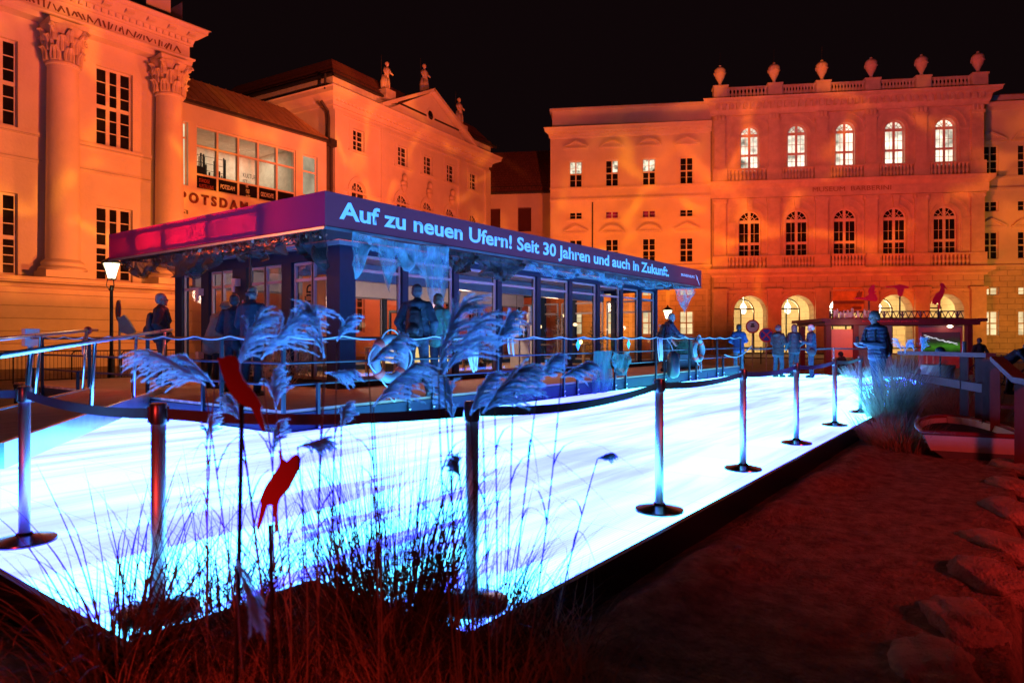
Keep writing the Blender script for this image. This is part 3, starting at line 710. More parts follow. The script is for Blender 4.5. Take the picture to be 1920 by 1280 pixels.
for i, c in enumerate(cx4):
    uo = window(D, c-hwd, c+hwd, zu0, zu1, 2, [2,2], y=.2, tran=[(zu0+zu1)/2], w=.08, g=.03)
    if i < 3:      # lit upper halves
        p = MB(); 
        for sx in ((-1, 1) if i != 1 else (1,)): p.box(c+(-hwd+.1 if sx < 0 else .06), c+(-.06 if sx < 0 else hwd-.1), .226, .238, (zu0+zu1)/2+.1, zu1-.1)
        p.build('lit_pane', clut, uo)
    mw = window(D, c-hwd, c+hwd, zm0, zm1, 2, [2], y=.2, w=.07, g=.03, pane=(redp if i in (1,2) else None))
    window(D, c-hwd, c+hwd, zl0, zl1, 2, [2,2], y=.2, tran=[(zl0+zl1)/2], w=.08, g=.03)
    window(D, c-hwd, c+hwd, zs0, zs1, 2, [2], y=.2, w=.07, pane=litwarm, sub=1)
    window(D, c-hwd, c+hwd, zg0, zg1, 2, [2,2], y=.2, tran=[(zg0+zg1)/2], w=.08, pane=litwarm)
for i, c in enumerate(cx4):
    t_ = MB()
    k_ = 'tri' if i in (0, 3) else 'seg'
    pediment(t_, c, zu1+1.35, 1.15, .62, .3, k_); t_.box(c-hwd-.35, c+hwd+.35, -.05, .003, zu1+.02, zu1+1.2)
    pediment(t_, c, zl1+.75, 1.15, .62, .3, k_); surround(t_, c-hwd, c+hwd, zm0, zm1, .15, .05)
    for sx in (-1, 1): t_.box(c+sx*(hwd+.30)-.16, c+sx*(hwd+.30)+.16, -.05, .003, zu0, zu1); t_.box(c+sx*(hwd+.30)-.16, c+sx*(hwd+.30)+.16, -.05, .003, zl0, zl1+.58)
    t_.box(c-2.0, c+2.0, -.14, -.078, 6.2, 6.32)
    for sx in (-1, 1): t_.box(c+sx*1.9-.08, c+sx*1.9+.08, -.13, -.078, .8, 6.2)
    t_.build('window_surround', plaster, D)

s_ = MB()
for zz, p in ((zu0-.02, .12), (FD.z(1287, 367), .22), (zgc, .3)): s_.box(d0-.05, d1, -p, .003, zz-.2, zz)
s_.profile([(0,zco-1.0),(-.15,zco-.9),(-.2,zco-.6),(-.6,zco-.4),(-.7,zco-.1),(-.8,zco),(0,zco)], d0, d1, .8)
dentils(s_, d0, d1, zco-.62, zco-.42, -.42, -.18, .5, .28)
s_.box(d0+.2, d1, -.05, 12, zco+.004, zatt); s_.box(d0-.05, d1, -.3, 12, zatt, zatt+.22)
for i in range(5): s_.box(d0+.2+i*3.6, d0+.9+i*3.6, -.09, -.048, zco+.1, zatt-.02)
s_.build('cornice', plaster, D)
dpp = MB(); dpp.tube([(FD.u(1111),-.15,zm1+.9),(FD.u(1111),-.15,zgc+.05)], .07, 6); dpp.tube([(FD.u(1334),-.12,zco-.9),(FD.u(1334),-.12,.2)], .1, 6)
for x in (1036, 1152, 1273): dpp.tube([(FD.u(x), 1, zatt), (FD.u(x), 1, zatt+1.1)], .03, 4)
dpp.build('downpipe', darkmetal, D)

# E: low link with dark red roof
E = FE.root('low_link_building', 'low orange wing with dark red tiled roof between the gabled palace and the corner building', 'building')
e0, e1 = FE.u(880), FE.u(1045); ze1 = FE.z(990, 363)
ea = [(FE.u(916), FE.u(938), FE.z(925, 434), FE.z(925, 391)), (FE.u(971), FE.u(996), FE.z(983, 434), FE.z(983, 389))]
m = MB(); m.wall(e0, e1, 0, ze1, ea, 0, .5); m.build('wall', plaster, E)
for o_ in ea: window(E, *o_, cols=1, rows=1, y=.4, fm=mat('dark_red_frame', (.12,.02,.02), .7), pane=mat('dark_red_recess', (.07,.015,.015), .8))  # dark red sheets put the darkness of the tall recesses into colour
rf = MB(); rf.add([(e0,-.3,ze1+.1),(e1,-.3,ze1+.1),(e1,6,FE.z(990,284,6)),(e0,6,FE.z(990,284,6))], [(0,1,2,3)]); rf.build('roof', rooftile, E)
gt = MB(); gt.box(e0, e1, -.4, -.2, ze1, ze1+.2)
for i in range(24): gt.box(e0+i*.5, e0+i*.5+.04, .2, .24, ze1+.3, ze1+.85)
gt.box(e0, e1, .2, .24, ze1+.85, ze1+.9); gt.build('gutter', darkmetal, E)

# ------------- M: palace museum, five bays
M_ = FM.root('palace_museum', 'red-lit five bay palace with lit arched windows, arcade and balustrade', 'museum building')
m0, m1 = FM.u(1338), FM.u(1843); cz = [FM.u(x) for x in (1406, 1494.5, 1585, 1678, 1773)]
Z = lambda y: FM.z(1585, y)
zbt, zbb = Z(157), Z(177); zcor = Z(181)
hw3 = (FM.u(1603)-FM.u(1567))/2; hw2 = (FM.u(1606)-FM.u(1563))/2; hwa = (FM.u(1526)-FM.u(1464))/2
w3 = [(c-hw3, c+hw3, Z(315), Z(229), True) for c in cz]; w2 = [(c-hw2, c+hw2, Z(480), Z(391), True) for c in cz]
arc_ = [(c-hwa, c+hwa, .12, Z(553), True) for c in cz]
zc2a, zc2b = Z(346), Z(337); zc1a, zc1b = Z(512), Z(503)
m = MB(); m.wall(m0, m1, zc1a, zcor-1.2, w3+w2, 0, .5); m.add([(m1,0,0),(m1,12,0),(m1,12,zcor),(m1,0,zcor)], [(3,2,1,0)]); m.add([(m0,0,0),(m0,3,0),(m0,3,zcor),(m0,0,zcor)], [(0,1,2,3)])
m.build('wall', stone, M_)
m = MB(); m.wall(m0, m1, 0, zc1a, arc_, -.15, 1.6, 20); m.build('arcade_wall', rustic, M_)
for w_ in w3: window(M_, *w_[:4], cols=2, rows=[2,2], arch=True, y=.3, w=.1, tran=[w_[2]+(w_[3]-w_[2])*.36], sub=2, mull=.22, pane=litwhite, g=.04, label='lit arched window')
for w_ in w2: window(M_, *w_[:4], cols=2, rows=[2,2], arch=True, y=.3, w=.1, tran=[w_[2]+(w_[3]-w_[2])*.30], sub=2, mull=.24, g=.04)
tm = MB()
pil = [m0+.55]+[(cz[i]+cz[i+1])/2 for i in range(4)]+[m1-.55]
for c in pil:
    # upper pilaster, middle pilaster, ground pier
    tm.box(c-.5, c+.5, -.28, .003, zc2b+1.35, zcor-1.3); tm.box(c-.6, c+.6, -.36, .003, zcor-2.1, zcor-1.85); tm.box(c-.66, c+.66, -.42, .003, zc2b, zc2b+1.32)
    for q in (-1, 0, 1): tm.ellip((c+q*.34,-.36,zcor-1.6), (.18,.12,.28), nu=6, nv=5)
    tm.box(c-.55, c+.55, -.32, .003, zc1b+1.3, zc2a-1.1); tm.box(c-.66, c+.66, -.4, .003, zc2a-1.5, zc2a-1.1)
    for q in (-1, 1): tm.lathe([(.17,-.42),(.17,-.05)], (c+q*.5, 0, zc2a-1.35), 8) if False else tm.ellip((c+q*.52,-.35,zc2a-1.35), (.17,.12,.17), nu=8, nv=5)
    tm.box(c-.7, c+.7, -.45, .003, zc1b, zc1b+1.28)
    tm.box(c-.62, c+.62, -.5, -.14, 0, Z(545)); tm.box(c-.75, c+.75, -.58, -.14, Z(545), Z(540)); tm.box(c-.7, c+.7, -.6, -.14, 0, .7)
for (a, b, c0, d0_, _), big in [(w, 0) for w in w3]+[(w, 1) for w in w2]:
    cx_ = (a+b)/2; r = (b-a)/2; sp = d0_-r
    for (r0, r1, p) in ((.05, .22, .06), (.22, .34, .12), (.85, 1.0, .10)):
        tm.arc(cx_, sp, r+r0, r+r1, -p, .004, n=20)
        if r1 < .5: tm.box(a-r1, a-r0, -p, .004, c0, sp); tm.box(b+r0, b+r1, -p, .004, c0, sp)
    tm.box(a-1.0, a-.36, -.1, .004, c0, sp-.25); tm.box(b+.36, b+1.0, -.1, .004, c0, sp-.25)
    tm.box(a-1.05, a-.35, -.16, .004, sp-.25, sp-.05); tm.box(b+.35, b+1.05, -.16, .004, sp-.25, sp-.05)
    if big: tm.prism([(cx_-.2, sp+r+.05), (cx_+.2, sp+r+.05), (cx_+.32, sp+r+1.1), (cx_-.32, sp+r+1.1)], -.3, .003)
for (a, b, c0, d0_, _) in arc_:
    cx_ = (a+b)/2; r = (b-a)/2; sp = d0_-r; tm.arc(cx_, sp, r+.02, r+.3, -.2, -.14, n=20); tm.arc(cx_, sp, r+.36, r+.62, -.17, -.14, n=20)
tm.build('mouldings', stone, M_)
cn = MB()
cn.profile([(0,zcor-1.4),(-.35,zcor-1.4),(-.4,zcor-1.15),(-.5,zcor-.95),(-.6,zcor-.5),(-1.15,zcor-.35),(-1.2,zcor-.08),(-1.3,zcor),(0,zcor)], m0, m1, .9)
dentils(cn, m0+.1, m1-.1, zcor-.95, zcor-.40, -.95, -.5, .62, .3)
cn.profile([(0,zc2a-1.05),(-.4,zc2a-1.05),(-.42,zc2a-.2),(-.55,zc2a-.1),(-.8,zc2a+.1),(-.9,zc2b),(0,zc2b)], m0, m1, .8)
cn.profile([(0,zc1a-.3),(-.3,zc1a-.3),(-.35,zc1a-.1),(-.8,zc1a+.1),(-.9,zc1b),(0,zc1b)], m0, m1, .8)
cn.profile([(0,zc1a-1.7),(-.25,zc1a-1.7),(-.3,zc1a-1.5),(0,zc1a-1.5)], m0, m1, .8)
cn.build('cornice', stone, M_)
# balustrades
bl = MB(); prof = [(.10,0),(.10,.06),(.07,.1),(.12,.28),(.13,.38),(.06,.62),(.09,.78),(.09,.84)]
def balus(m, u0, u1, z, h, y, n=11):
    m.box(u0, u1, y-.16, y+.16, z, z+.14); m.box(u0, u1, y-.18, y+.18, z+h-.16, z+h)
    for i in range(n):
        m.lathe([(r*1.25, q*(h-.3)/.84) for r, q in prof], (u0+(u1-u0)*(i+.5)/n, y, z+.14), 8)
hb = zbt-zcor-.004
bl2 = MB()
for i, c in enumerate(pil): bl2.box(c-.62, c+.62, -.75, .3, zcor+.004, zcor+.004+hb+.03); bl2.box(c-.7, c+.7, -.83, .38, zcor+hb, zcor+hb+.16)
for i in range(5): balus(bl2, pil[i]+.62, pil[i+1]-.62, zcor+.004, hb, -.35, 11)
bl2.build('roof_balustrade', stone, M_)
for i in range(5): balus(bl, pil[i]+.7, pil[i+1]-.7, zc2b+.004, 1.28, -.25, 10)
for i in range(5): balus(bl, pil[i]+.7, pil[i+1]-.7, zc1b+.004, 1.25, -.25 if i != 2 else -.75, 10)
bl.build('balcony_balustrade', stone, M_)
lettering('inscription', 'MUSEUM  BARBERINI', mat('incised_gold_letters', (.30,.16,.07), .6), M_, FM.u(1521), FM.u(1667), Z(360), Z(351.5), -.46, .03, 0)
# arcade hall behind the arches
hall = MB(); zh = zc1a-1.6; hall.box(m0+.3, m1-.3, 7.0, 7.2, 0, zh); hall.box(m0+.2, m0+.4, 1.46, 7, 0, zh); hall.box(m1-.4, m1-.2, 1.46, 7, 0, zh); hall.box(m0+.3, m1-.3, 1.46, 7, zh, zh+.2); hall.box(m0, m1, -.6, 7.2, .01, .12)
hall.build('arcade_hall', mat('hall_plaster', (.72,.66,.50), .85, var=.05, bump=.03, brick=(1.6,.6,.02,'wall')), M_)
for i, c in enumerate(cz):
    dx = -.55 if i < 3 else -1.1
    fr = MB(); r = hwa*.86; cxx = c+dx*.3-.2; fr.arc(cxx, zh-1.2-r*.5, r-.12, r, 2.4, 2.55, 0, PI, 18); fr.box(cxx-r, cxx-r+.12, 2.4, 2.55, .12, zh-1.2-r*.5); fr.box(cxx+r-.12, cxx+r, 2.4, 2.55, .12, zh-1.2-r*.5)
    zt_ = 4.3; fr.box(cxx-r, cxx+r, 2.38, 2.57, zt_, zt_+.14); fr.box(cxx-.05, cxx+.05, 2.4, 2.55, .12, zt_)
    fr.build('arch_glazing', darkmetal, M_)
    la_ = MB(); la_.lathe([(.05,1.0),(.12,.95),(.30,.6),(.24,0),(.05,-.1)], (c+dx*.2+.3, 4.2, zh-1.9), 8); la_.tube([(c+dx*.2+.3,4.2,zh-.9),(c+dx*.2+.3,4.2,zh)], .02, 4)
    la_.build('pendant_lamp', glow('lamp_glass', (1,.86,.6), 7, 1, .9, 1.1), M_)
    l = bpy.data.lights.new('hall_lamp', 'POINT'); l.energy = 330; l.color = (1,.66,.26); l.shadow_soft_size = .3
    o = bpy.data.objects.new('hall_lamp', l); COL.objects.link(o); o.location = FM.P+FM.d*(c+dx*.2+.3)+FM.n*3.6+Vector((0,0,zh-1.6))
pst = MB(); pu0, pu1 = FM.u(1560), FM.u(1619)
pst.box(pu0, pu1, -.25, -.2, Z(587), Z(539)); po = pst.build('poster', mat('poster_print', (.70,.38,.14), .7, var=.3, vscale=.8), M_)
sl = MB(); sl.add([(pu0+1.9,-.26,Z(561)),(pu0+2.35,-.26,Z(543)),(pu0+2.35,-.26,Z(561))], [(0,1,2)]); sl.add([(pu0+2.05,-.262,Z(561)),(pu0+2.1,-.262,Z(549)),(pu0+2.6,-.262,Z(547)),(pu0+2.45,-.262,Z(561))], [(0,1,2,3)])
sl.box(pu0, pu1, -.262, -.255, Z(570), Z(564)); sl.box(pu0+1.7,pu0+2.5,-.262,-.255,Z(580),Z(575)); sl.build('printed_sail', mat('poster_dark_print', (.22,.12,.13), .7), po)
lettering('lettering', 'IMPRESSIONISMUS', mat('poster_text', (.3,.05,.03), .7), po, pu0+.2, pu0+1.45, Z(547), Z(545), -.255, .004)
# urns on the balustrade
def urn(c, lbl, rod):
    w_ = FM.P+FM.d*c+FM.n*(-.25); o = thing('urn', lbl, 'urn', (w_.x, w_.y, zcor+hb+.17), MA, 'stone urns on the roof balustrade')
    us = .8
    o.scale = (us, us, us)
    MB().lathe([(.42,0),(.42,.12),(.2,.22),(.16,.4),(.3,.7),(.52,1.1),(.62,1.5),(.66,1.95),(.60,2.05),(.55,2.1)], (0,0,0), 14).build('vase', stone, o, auto=50)
    MB().lathe([(.55,2.1),(.48,2.2),(.22,2.34),(.12,2.42),(.16,2.5),(.04,2.6)], (0,0,0), 12).build('lid', stone, o, auto=50)
    g_ = MB(); 
    for i in range(4):
        a0 = PI/2*i; g_.tube([(.66*math.cos(a0+PI/2*q/6), .66*math.sin(a0+PI/2*q/6), 1.7-.25*math.sin(PI*q/6)) for q in range(7)], .06, 5)
    g_.build('garland', stone, o)
    if rod: MB().tube([(0,0,2.5),(0,0,4.1)], .02, 4).build('lightning_rod', darkmetal, o)
for i, c in enumerate(pil): urn(c, ('%s stone urn from the left on the palace balustrade' % ('first','second','third','fourth','fifth','sixth')[i]), i < 3)

# right wing
FR = Fac(r_.x+FM.n.x*1.6, r_.y+FM.n.y*1.6, MA)
Rw = FR.root('right_wing', 'yellow-lit side wing partly in shadow right of the red palace', 'building')
q0, q1 = FR.u(1843), FR.u(1990); ZR = lambda y: FR.z(1880, y)
cr4 = [FR.u(1858), FR.u(1923), FR.u(1985)]; ops = []
for c in cr4: ops += [(c-hwd, c+hwd, ZR(330), ZR(272)), (c-hwd, c+hwd, ZR(396), ZR(376)), (c-hwd, c+hwd, ZR(485), ZR(434)), (c-hwd, c+hwd, ZR(553), ZR(538)), (c-hwd, c+hwd, ZR(629), ZR(583))]
zgr = ZR(497)
m = MB(); m.wall(q0-1, q1, zgr, ZR(178), [o for o in ops if o[2] > zgr and o[1] < q1], 0, .35); m.build('wall', plaster, Rw)
m = MB(); m.wall(q0-1, q1, 0, zgr, [o for o in ops if o[3] < zgr and o[1] < q1], -.08, .43); m.build('ground_floor_wall', rustic, Rw)
for i, o_ in enumerate(ops):
    if o_[1] < q1:
        k_ = i % 5; window(Rw, *o_, cols=2, rows=[2,2] if k_ in (0,2,4) else [2], tran=[(o_[2]+o_[3])/2] if k_ in (0,2,4) else None, y=.2, w=.08, pane=litwarm if k_ > 2 else None)
t_ = MB()
for i, c in enumerate(cr4[:2]):
    pediment(t_, c, ZR(262), 1.15, .62, .3, 'tri' if i == 0 else 'seg'); pediment(t_, c, ZR(424), 1.15, .62, .3, 'tri' if i == 0 else 'seg')
for zz, p in ((ZR(330), .12), (ZR(352), .22), (zgr, .3)): t_.box(q0, q1, -p, .003, zz-.2, zz)
t_.profile([(0,ZR(195)-.6),(-.6,ZR(195)-.3),(-.8,ZR(195)),(0,ZR(195))], q0, q1, 0); t_.build('cornice', plaster, Rw)
rfR = MB(); rfR.add([(q0-.5,-.2,ZR(178)),(q1,-.2,ZR(178)),(q1,6,ZR(172)),(q0-.5,6,ZR(172))], [(0,1,2,3)]); rfR.build('roof', rooftile, Rw)

# ------------------------------------------------------------------ floating deck and glass pavilion
DX0, DX1, DY0, DY1, DZ = 5.35, 23.6, 7.75, 17.4, .55
steelblue = mat('dark_steel_paint', (.010,.013,.018), .4, var=.2, metal=.2)
hullm = mat('grey_hull_steel', (.018,.026,.04), .6, spec=.2, var=.25, vscale=1.5, bump=.004)
deckwood = mat('deck_boards', (.52,.34,.20), .7, var=.2, vscale=2, bump=.01, brick=(4.0,.14,.008), stretch=(1,6,1))
dk = thing('floating_deck', 'dark steel pontoon deck with wooden boards under the glass pavilion', 'deck', (DX0, DY0, 0))
b = MB(); b.box(0, DX1-DX0, 0, DY1-DY0, DZ-.04, DZ); b.build('deck_boards', deckwood, dk)
b = MB(); b.box(-.005, DX1-DX0+.005, -.005, DY1-DY0+.005, .02, DZ-.042); b.box(-.02, DX1-DX0+.02, -.02, 0-.006, DZ-.1, DZ-.05); b.box(-.02, -.006, -.02, DY1-DY0, DZ-.1, DZ-.05)
for x in [i*3.04 for i in range(1, 6)]: b.box(x-.01, x+.01, -.014, -.005, .02, DZ-.1)
for y in [i*3.04 for i in range(1, 4)]: b.box(-.014, -.005, y-.01, y+.01, .02, DZ-.1)
b.build('hull', hullm, dk)

# railing
rl = thing('deck_railing', 'black tube railing with clamped posts along the deck edge', 'railing', (DX0, DY0, DZ))
LX = DX1-DX0; LY = DY1-DY0-.9
rb = MB()
for zz, r in ((.95, .024), (.62, .017), (.33, .017)):
    rb.tube([(0, LY, zz), (0, 0, zz), (LX, 0, zz), (LX, 2.7, zz)], r, 8)
rb.build('rail', steelblue, rl)
ps = MB(); bolts = MB(); clampx = []
x = .0
while x <= LX+.01:
    for dx in ((0, .55) if x+.55 < LX else (0,)): clampx.append((x+dx, -.03, 0, dx == 0))
    x += 2.28
y = 1.4
while y < LY: 
    for dy in (0, .5): clampx.append((-.03, y+dy, 1, dy == 0))
    y += 2.2
for (x, y, ax, full) in clampx:
    p = MB(); p.box(x-.022, x+.022, y-.022, y+.022, -.33, .95 if full else .34); 
    o = p.build('post', steelblue, rl)
    q = MB()
    for zz in (-.26, -.16): q.ellip((x-(.03 if ax else 0), y-(.03 if not ax else 0), zz), (.02,.02,.02), nu=8, nv=5)
    q.build('bolt', mat('bright_bolt', (.8,.8,.82), .2, metal=1.0), o, smooth=True)

# pavilion frame
GX0, GX1, GY0, GY1, GZ1 = 8.4, 22.2, 10.3, 16.2, 3.24
pv = thing('glass_pavilion', 'glazed pavilion with dark posts and overhanging flat roof with red and purple lettered banner', 'pavilion', (GX0, GY0, DZ))
def P(x, y, z): return (x-GX0, y-GY0, z-DZ)
xs = [GX0, 10.0, 11.6, 13.2, 14.9, 16.5, 18.1, 19.6, 20.95, GX1]
ysd = [GY0, 11.9, 13.6, 15.0, GY1]
lx, ly, hz = GX1-GX0, GY1-GY0, GZ1-DZ
navy = mat('navy_post_paint', (.007,.020,.045), .6, spec=.25, var=.15)
for i, x in enumerate(xs):
    w = .19 if i == 0 else .085
    MB().box(x-GX0-w, x-GX0+w, -w if i == 0 else -.09, w if i == 0 else .09, 0, hz).build('post', navy, pv)
    if i: MB().box(x-GX0-.08, x-GX0+.08, ly-.08, ly+.08, 0, hz).build('post', navy, pv)
for i, y in enumerate(ysd[1:]):
    w = .16 if i != 1 else .26
    MB().box(-.09, .09, y-GY0-w, y-GY0+w, 0, hz).build('post', navy, pv)
    if i < 3: MB().box(lx-.08, lx+.08, y-GY0-.08, y-GY0+.08, 0, hz).build('post', navy, pv)
navy = MATS['navy_post_paint']; lil = mat('pale_window_profile', (.30,.28,.31), .4, var=.08)
bmn = MB()
for y in (0, ly): bmn.box(0, lx, y-.10, y+.10, hz-.11, hz-.003); bmn.box(.1, lx, y-.07, y+.07, .003, .14)
for x in (0, lx): bmn.box(x-.10, x+.10, .1, ly-.1, hz-(.22 if x == 0 else .11), hz-.003); bmn.box(x-.07, x+.07, .1, ly-.1, .003, .14)
bmn.build('beam', navy, pv)
gl = glass()
def pane_frame(p, q, z0, z1, tr=None, w=.05, m=lil, dark=False):
    """a glazed bay between 2 ground points (local)"""
    f = MB(); p = Vector((*p, 0)); q = Vector((*q, 0)); d = (q-p).normalized()
    f.beam(p+Vector((0,0,z0)), p+Vector((0,0,z1)), w, w, up=d); f.beam(q+Vector((0,0,z0)), q+Vector((0,0,z1)), w, w, up=d)
    for zz in [z0+w/2, z1-w/2]+(tr or []): f.beam(p+d*w/2+Vector((0,0,zz)), q-d*w/2+Vector((0,0,zz)), w*(1.7 if dark else .9), w*(2.6 if dark else 1.2))
    o = f.build('window', navy if dark else m, pv)
    g_ = MB(); e_ = d*w/2; g_.add([p+e_+Vector((0,0,z0)), q-e_+Vector((0,0,z0)), q-e_+Vector((0,0,z1)), p+e_+Vector((0,0,z1))], [(0,1,2,3)]); g_.build('pane', gl, o)
for i in range(len(xs)-1):
    a, b_ = xs[i]-GX0+(.22 if i == 0 else .11), xs[i+1]-GX0-.11
    pane_frame((a, 0), (b_, 0), .15, hz-.12, [hz-.42], .045 if i % 2 else .05)
    pane_frame((xs[i]-GX0+.1, ly), (b_, ly), .15, hz-.12, [hz-.5])
for i in range(4):
    a, b_ = ysd[i]-GY0+(.22 if i == 0 else (.2 if i != 2 else .3)), ysd[i+1]-GY0-(.2 if i != 1 else .3)
    if i == 3: b_ = ly-.15
    pane_frame((0, a), (0, b_), .15, hz-.23, [hz-.58])
    if i < 3: pane_frame((0, (a+b_)/2), (0, (a+b_)/2+.02), .15, hz-.23, [], .07)
for i in range(3): pane_frame((lx, .1+ly*i/3), (lx, ly*(i+1)/3-.1), .15, hz-.39, [hz-.8])
# thin white downlight tube and white hinge blocks on the side
hb_ = MB()
for (y, z) in ((15.1, 2.55), (15.1, 1.1), (13.6, 2.7)): hb_.box(-.22, -.09, y-GY0-.06, y-GY0+.08, z-DZ-.07, z-DZ+.09); hb_.box(-.22, -.18, y-GY0-.0, y-GY0+.08, z-DZ-.2, z-DZ-.06)
hb_.build('hinge_block', mat('white_plastic', (.35,.33,.36), .6), pv)
pole = MB(); pole.tube([(-.35, 12.75-GY0, 0), (-.35, 12.75-GY0, hz)], .03, 8); pole.build('pole', blackm, pv)

# roof: fascia fabric, truss inside, deck underside
RX0, RX1, RY0, RY1, RZ0, RZ1 = 7.05, 23.4, 9.05, 16.9, 3.32, 3.9
ax, ay = RX0-GX0, RY0-GY0; bx, by = RX1-GX0, RY1-GY0; r0, r1 = RZ0-DZ, RZ1-DZ
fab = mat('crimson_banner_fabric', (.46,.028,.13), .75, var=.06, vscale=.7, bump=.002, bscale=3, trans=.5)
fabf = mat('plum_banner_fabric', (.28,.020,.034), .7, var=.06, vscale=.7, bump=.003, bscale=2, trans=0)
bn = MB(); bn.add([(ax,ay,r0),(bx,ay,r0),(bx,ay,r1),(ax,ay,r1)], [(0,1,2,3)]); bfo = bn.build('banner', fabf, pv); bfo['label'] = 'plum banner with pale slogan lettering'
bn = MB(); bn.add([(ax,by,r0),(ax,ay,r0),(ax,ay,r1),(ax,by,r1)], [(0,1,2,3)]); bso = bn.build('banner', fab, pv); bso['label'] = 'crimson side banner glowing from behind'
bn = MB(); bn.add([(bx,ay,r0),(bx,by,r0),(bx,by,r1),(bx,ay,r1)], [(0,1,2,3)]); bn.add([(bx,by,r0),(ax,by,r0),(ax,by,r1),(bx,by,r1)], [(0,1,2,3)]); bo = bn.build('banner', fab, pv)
edg = MB()
for zz in (r0-.02, ): edg.beam((ax,by,zz),(ax,ay,zz),.04,.04); edg.beam((ax,ay,zz),(bx,ay,zz),.04,.04); edg.beam((bx,ay,zz),(bx,by,zz),.04,.04)
edg.build('edge_profile', mat('aluminium', (.6,.6,.62), .35, metal=.9), pv)
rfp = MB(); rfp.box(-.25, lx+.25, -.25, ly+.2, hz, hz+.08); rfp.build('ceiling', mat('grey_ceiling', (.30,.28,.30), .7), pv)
tr = MB()
def truss(m, a, b, h, n, r=.018):
    a = Vector(a); b = Vector(b); up = Vector((0,0,h))
    m.tube([a, b], r*1.5, 6); m.tube([a+up, b+up], r*1.5, 6)
    for i in range(n):
        p = a+(b-a)*i/n; q = a+(b-a)*(i+1)/n; mid = (p+q)/2
        m.tube([p, mid+up], r, 5); m.tube([mid+up, q], r, 5); 
        if i % 3 == 0: m.tube([p, p+up], r*2.2, 6)
truss(tr, (ax+.22, ay+1.9, r0+.12), (ax+.22, by-.5, r0+.12), .34, 14); truss(tr, (ax+.5, ay+1.9, r0+.12), (ax+.5, by-.5, r0+.12), .34, 11)
for y in (1.9, 3.6, 5.3, 6.6): tr.box(ax+.06, ax+.4, ay+y-.07, ay+y+.07, r0, r1)
truss(tr, (ax+.4, ay+.22, r0+.12), (bx-.4, ay+.22, r0+.12), .34, 30)
tr.build('truss', mat('bare_truss', (.5,.5,.5), .4, metal=.6), pv)
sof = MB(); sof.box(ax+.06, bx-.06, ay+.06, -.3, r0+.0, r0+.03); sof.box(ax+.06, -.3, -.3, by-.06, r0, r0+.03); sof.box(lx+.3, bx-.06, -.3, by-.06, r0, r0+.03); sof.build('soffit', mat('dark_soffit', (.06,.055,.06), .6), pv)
for (x0_, y0_, dx_, dy_, e_) in ((14.5, 9.55, 12, .2, 60), (7.3, 13.0, .2, 6, 60)):
    l = bpy.data.lights.new('heater_lamp', 'AREA'); l.energy = e_; l.color = (1,.20,.07); l.shape = 'RECTANGLE'; l.size = dx_; l.size_y = dy_
    o = bpy.data.objects.new('heater_lamp', l); COL.objects.link(o); o.location = (x0_, y0_, RZ0-.08)
for (y, e_) in ((11.6, 45), (13.2, 75), (14.8, 75)):  # unseen red fills added in the roof hollow to backlight the fabric
    l = bpy.data.lights.new('fascia_fill', 'AREA'); l.energy = e_*1.3; l.color = (1,.04,.06); l.shape = 'RECTANGLE'; l.size = .12; l.size_y = 1.1
    o = bpy.data.objects.new('fascia_fill', l); COL.objects.link(o); o.location = (RX0+1.5, y, RZ0+.36); o.rotation_euler = (0, rad(80), 0)
white_t = mat('white_lettering', (.80,.82,.85), .5, var=.03)
FP = Fac(RX0, RY0, 0)
tu0, tu1 = FP.u(636)+RX0-GX0, FP.u(1254)+RX0-GX0
lettering('lettering', 'Auf zu neuen Ufern! Seit 30 Jahren und auch in Zukunft.', white_t, bfo, tu0, tu1, r0+.07, r0+.465, ay-.006, 0, .026)
lu0, lu1 = FP.u(1277)+RX0-GX0, FP.u(1302)+RX0-GX0
lettering('lettering', 'BRANDENBURG', white_t, bfo, lu0, lu1, r0+.26, r0+.35, ay-.006, 0, .01)
bd = MB(); q = FP.u(1308)+RX0-GX0
bd.prism([(q-.18,r0+.40),(q-.05,r0+.33),(q+.02,r0+.22),(q+.12,r0+.12),(q+.16,r0+.02),(q+.05,r0+.16),(q-.05,r0+.24),(q-.12,r0+.22),(q-.06,r0+.28)], ay-.008, ay-.003)
bd.build('emblem', white_t, bfo)
# lit ceiling inside
cl = MB()
for x in (2.0, 6.5, 11.0): cl.box(x, x+1.2, 2.4, 2.6, hz-.06, hz-.02)
cl.build('ceiling_lamp', glow('ceiling_tube', (1,.72,.5), 6, 1, .9, 1.1), pv)
def lamp(name, loc, e_, col, r=.1):
    l = bpy.data.lights.new(name, 'POINT'); l.energy = e_; l.color = col; l.shadow_soft_size = r
    o = bpy.data.objects.new(name, l); COL.objects.link(o); o.location = loc; return o
lamp('ceiling_light', (10.6, 13.2, 2.8), 190, (1,.62,.42), .3); lamp('ceiling_light', (15.2, 13.2, 2.8), 160, (1,.62,.42), .3); lamp('ceiling_light', (20, 13.2, 2.8), 150, (1,.6,.4), .3)
lamp('counter_light', (11.9, 12.1, 1.35), 8, (1,.7,.3), .15)
# white beam inside, blinds
wb_ = MB(); wb_.box(.2, lx-.2, 1.9, 2.1, hz-.42, hz-.02); wb_.box(.15, lx-.15, ly-.35, ly-.2, hz-.5, hz-.02); wb_.build('inner_beam', lil, pv)
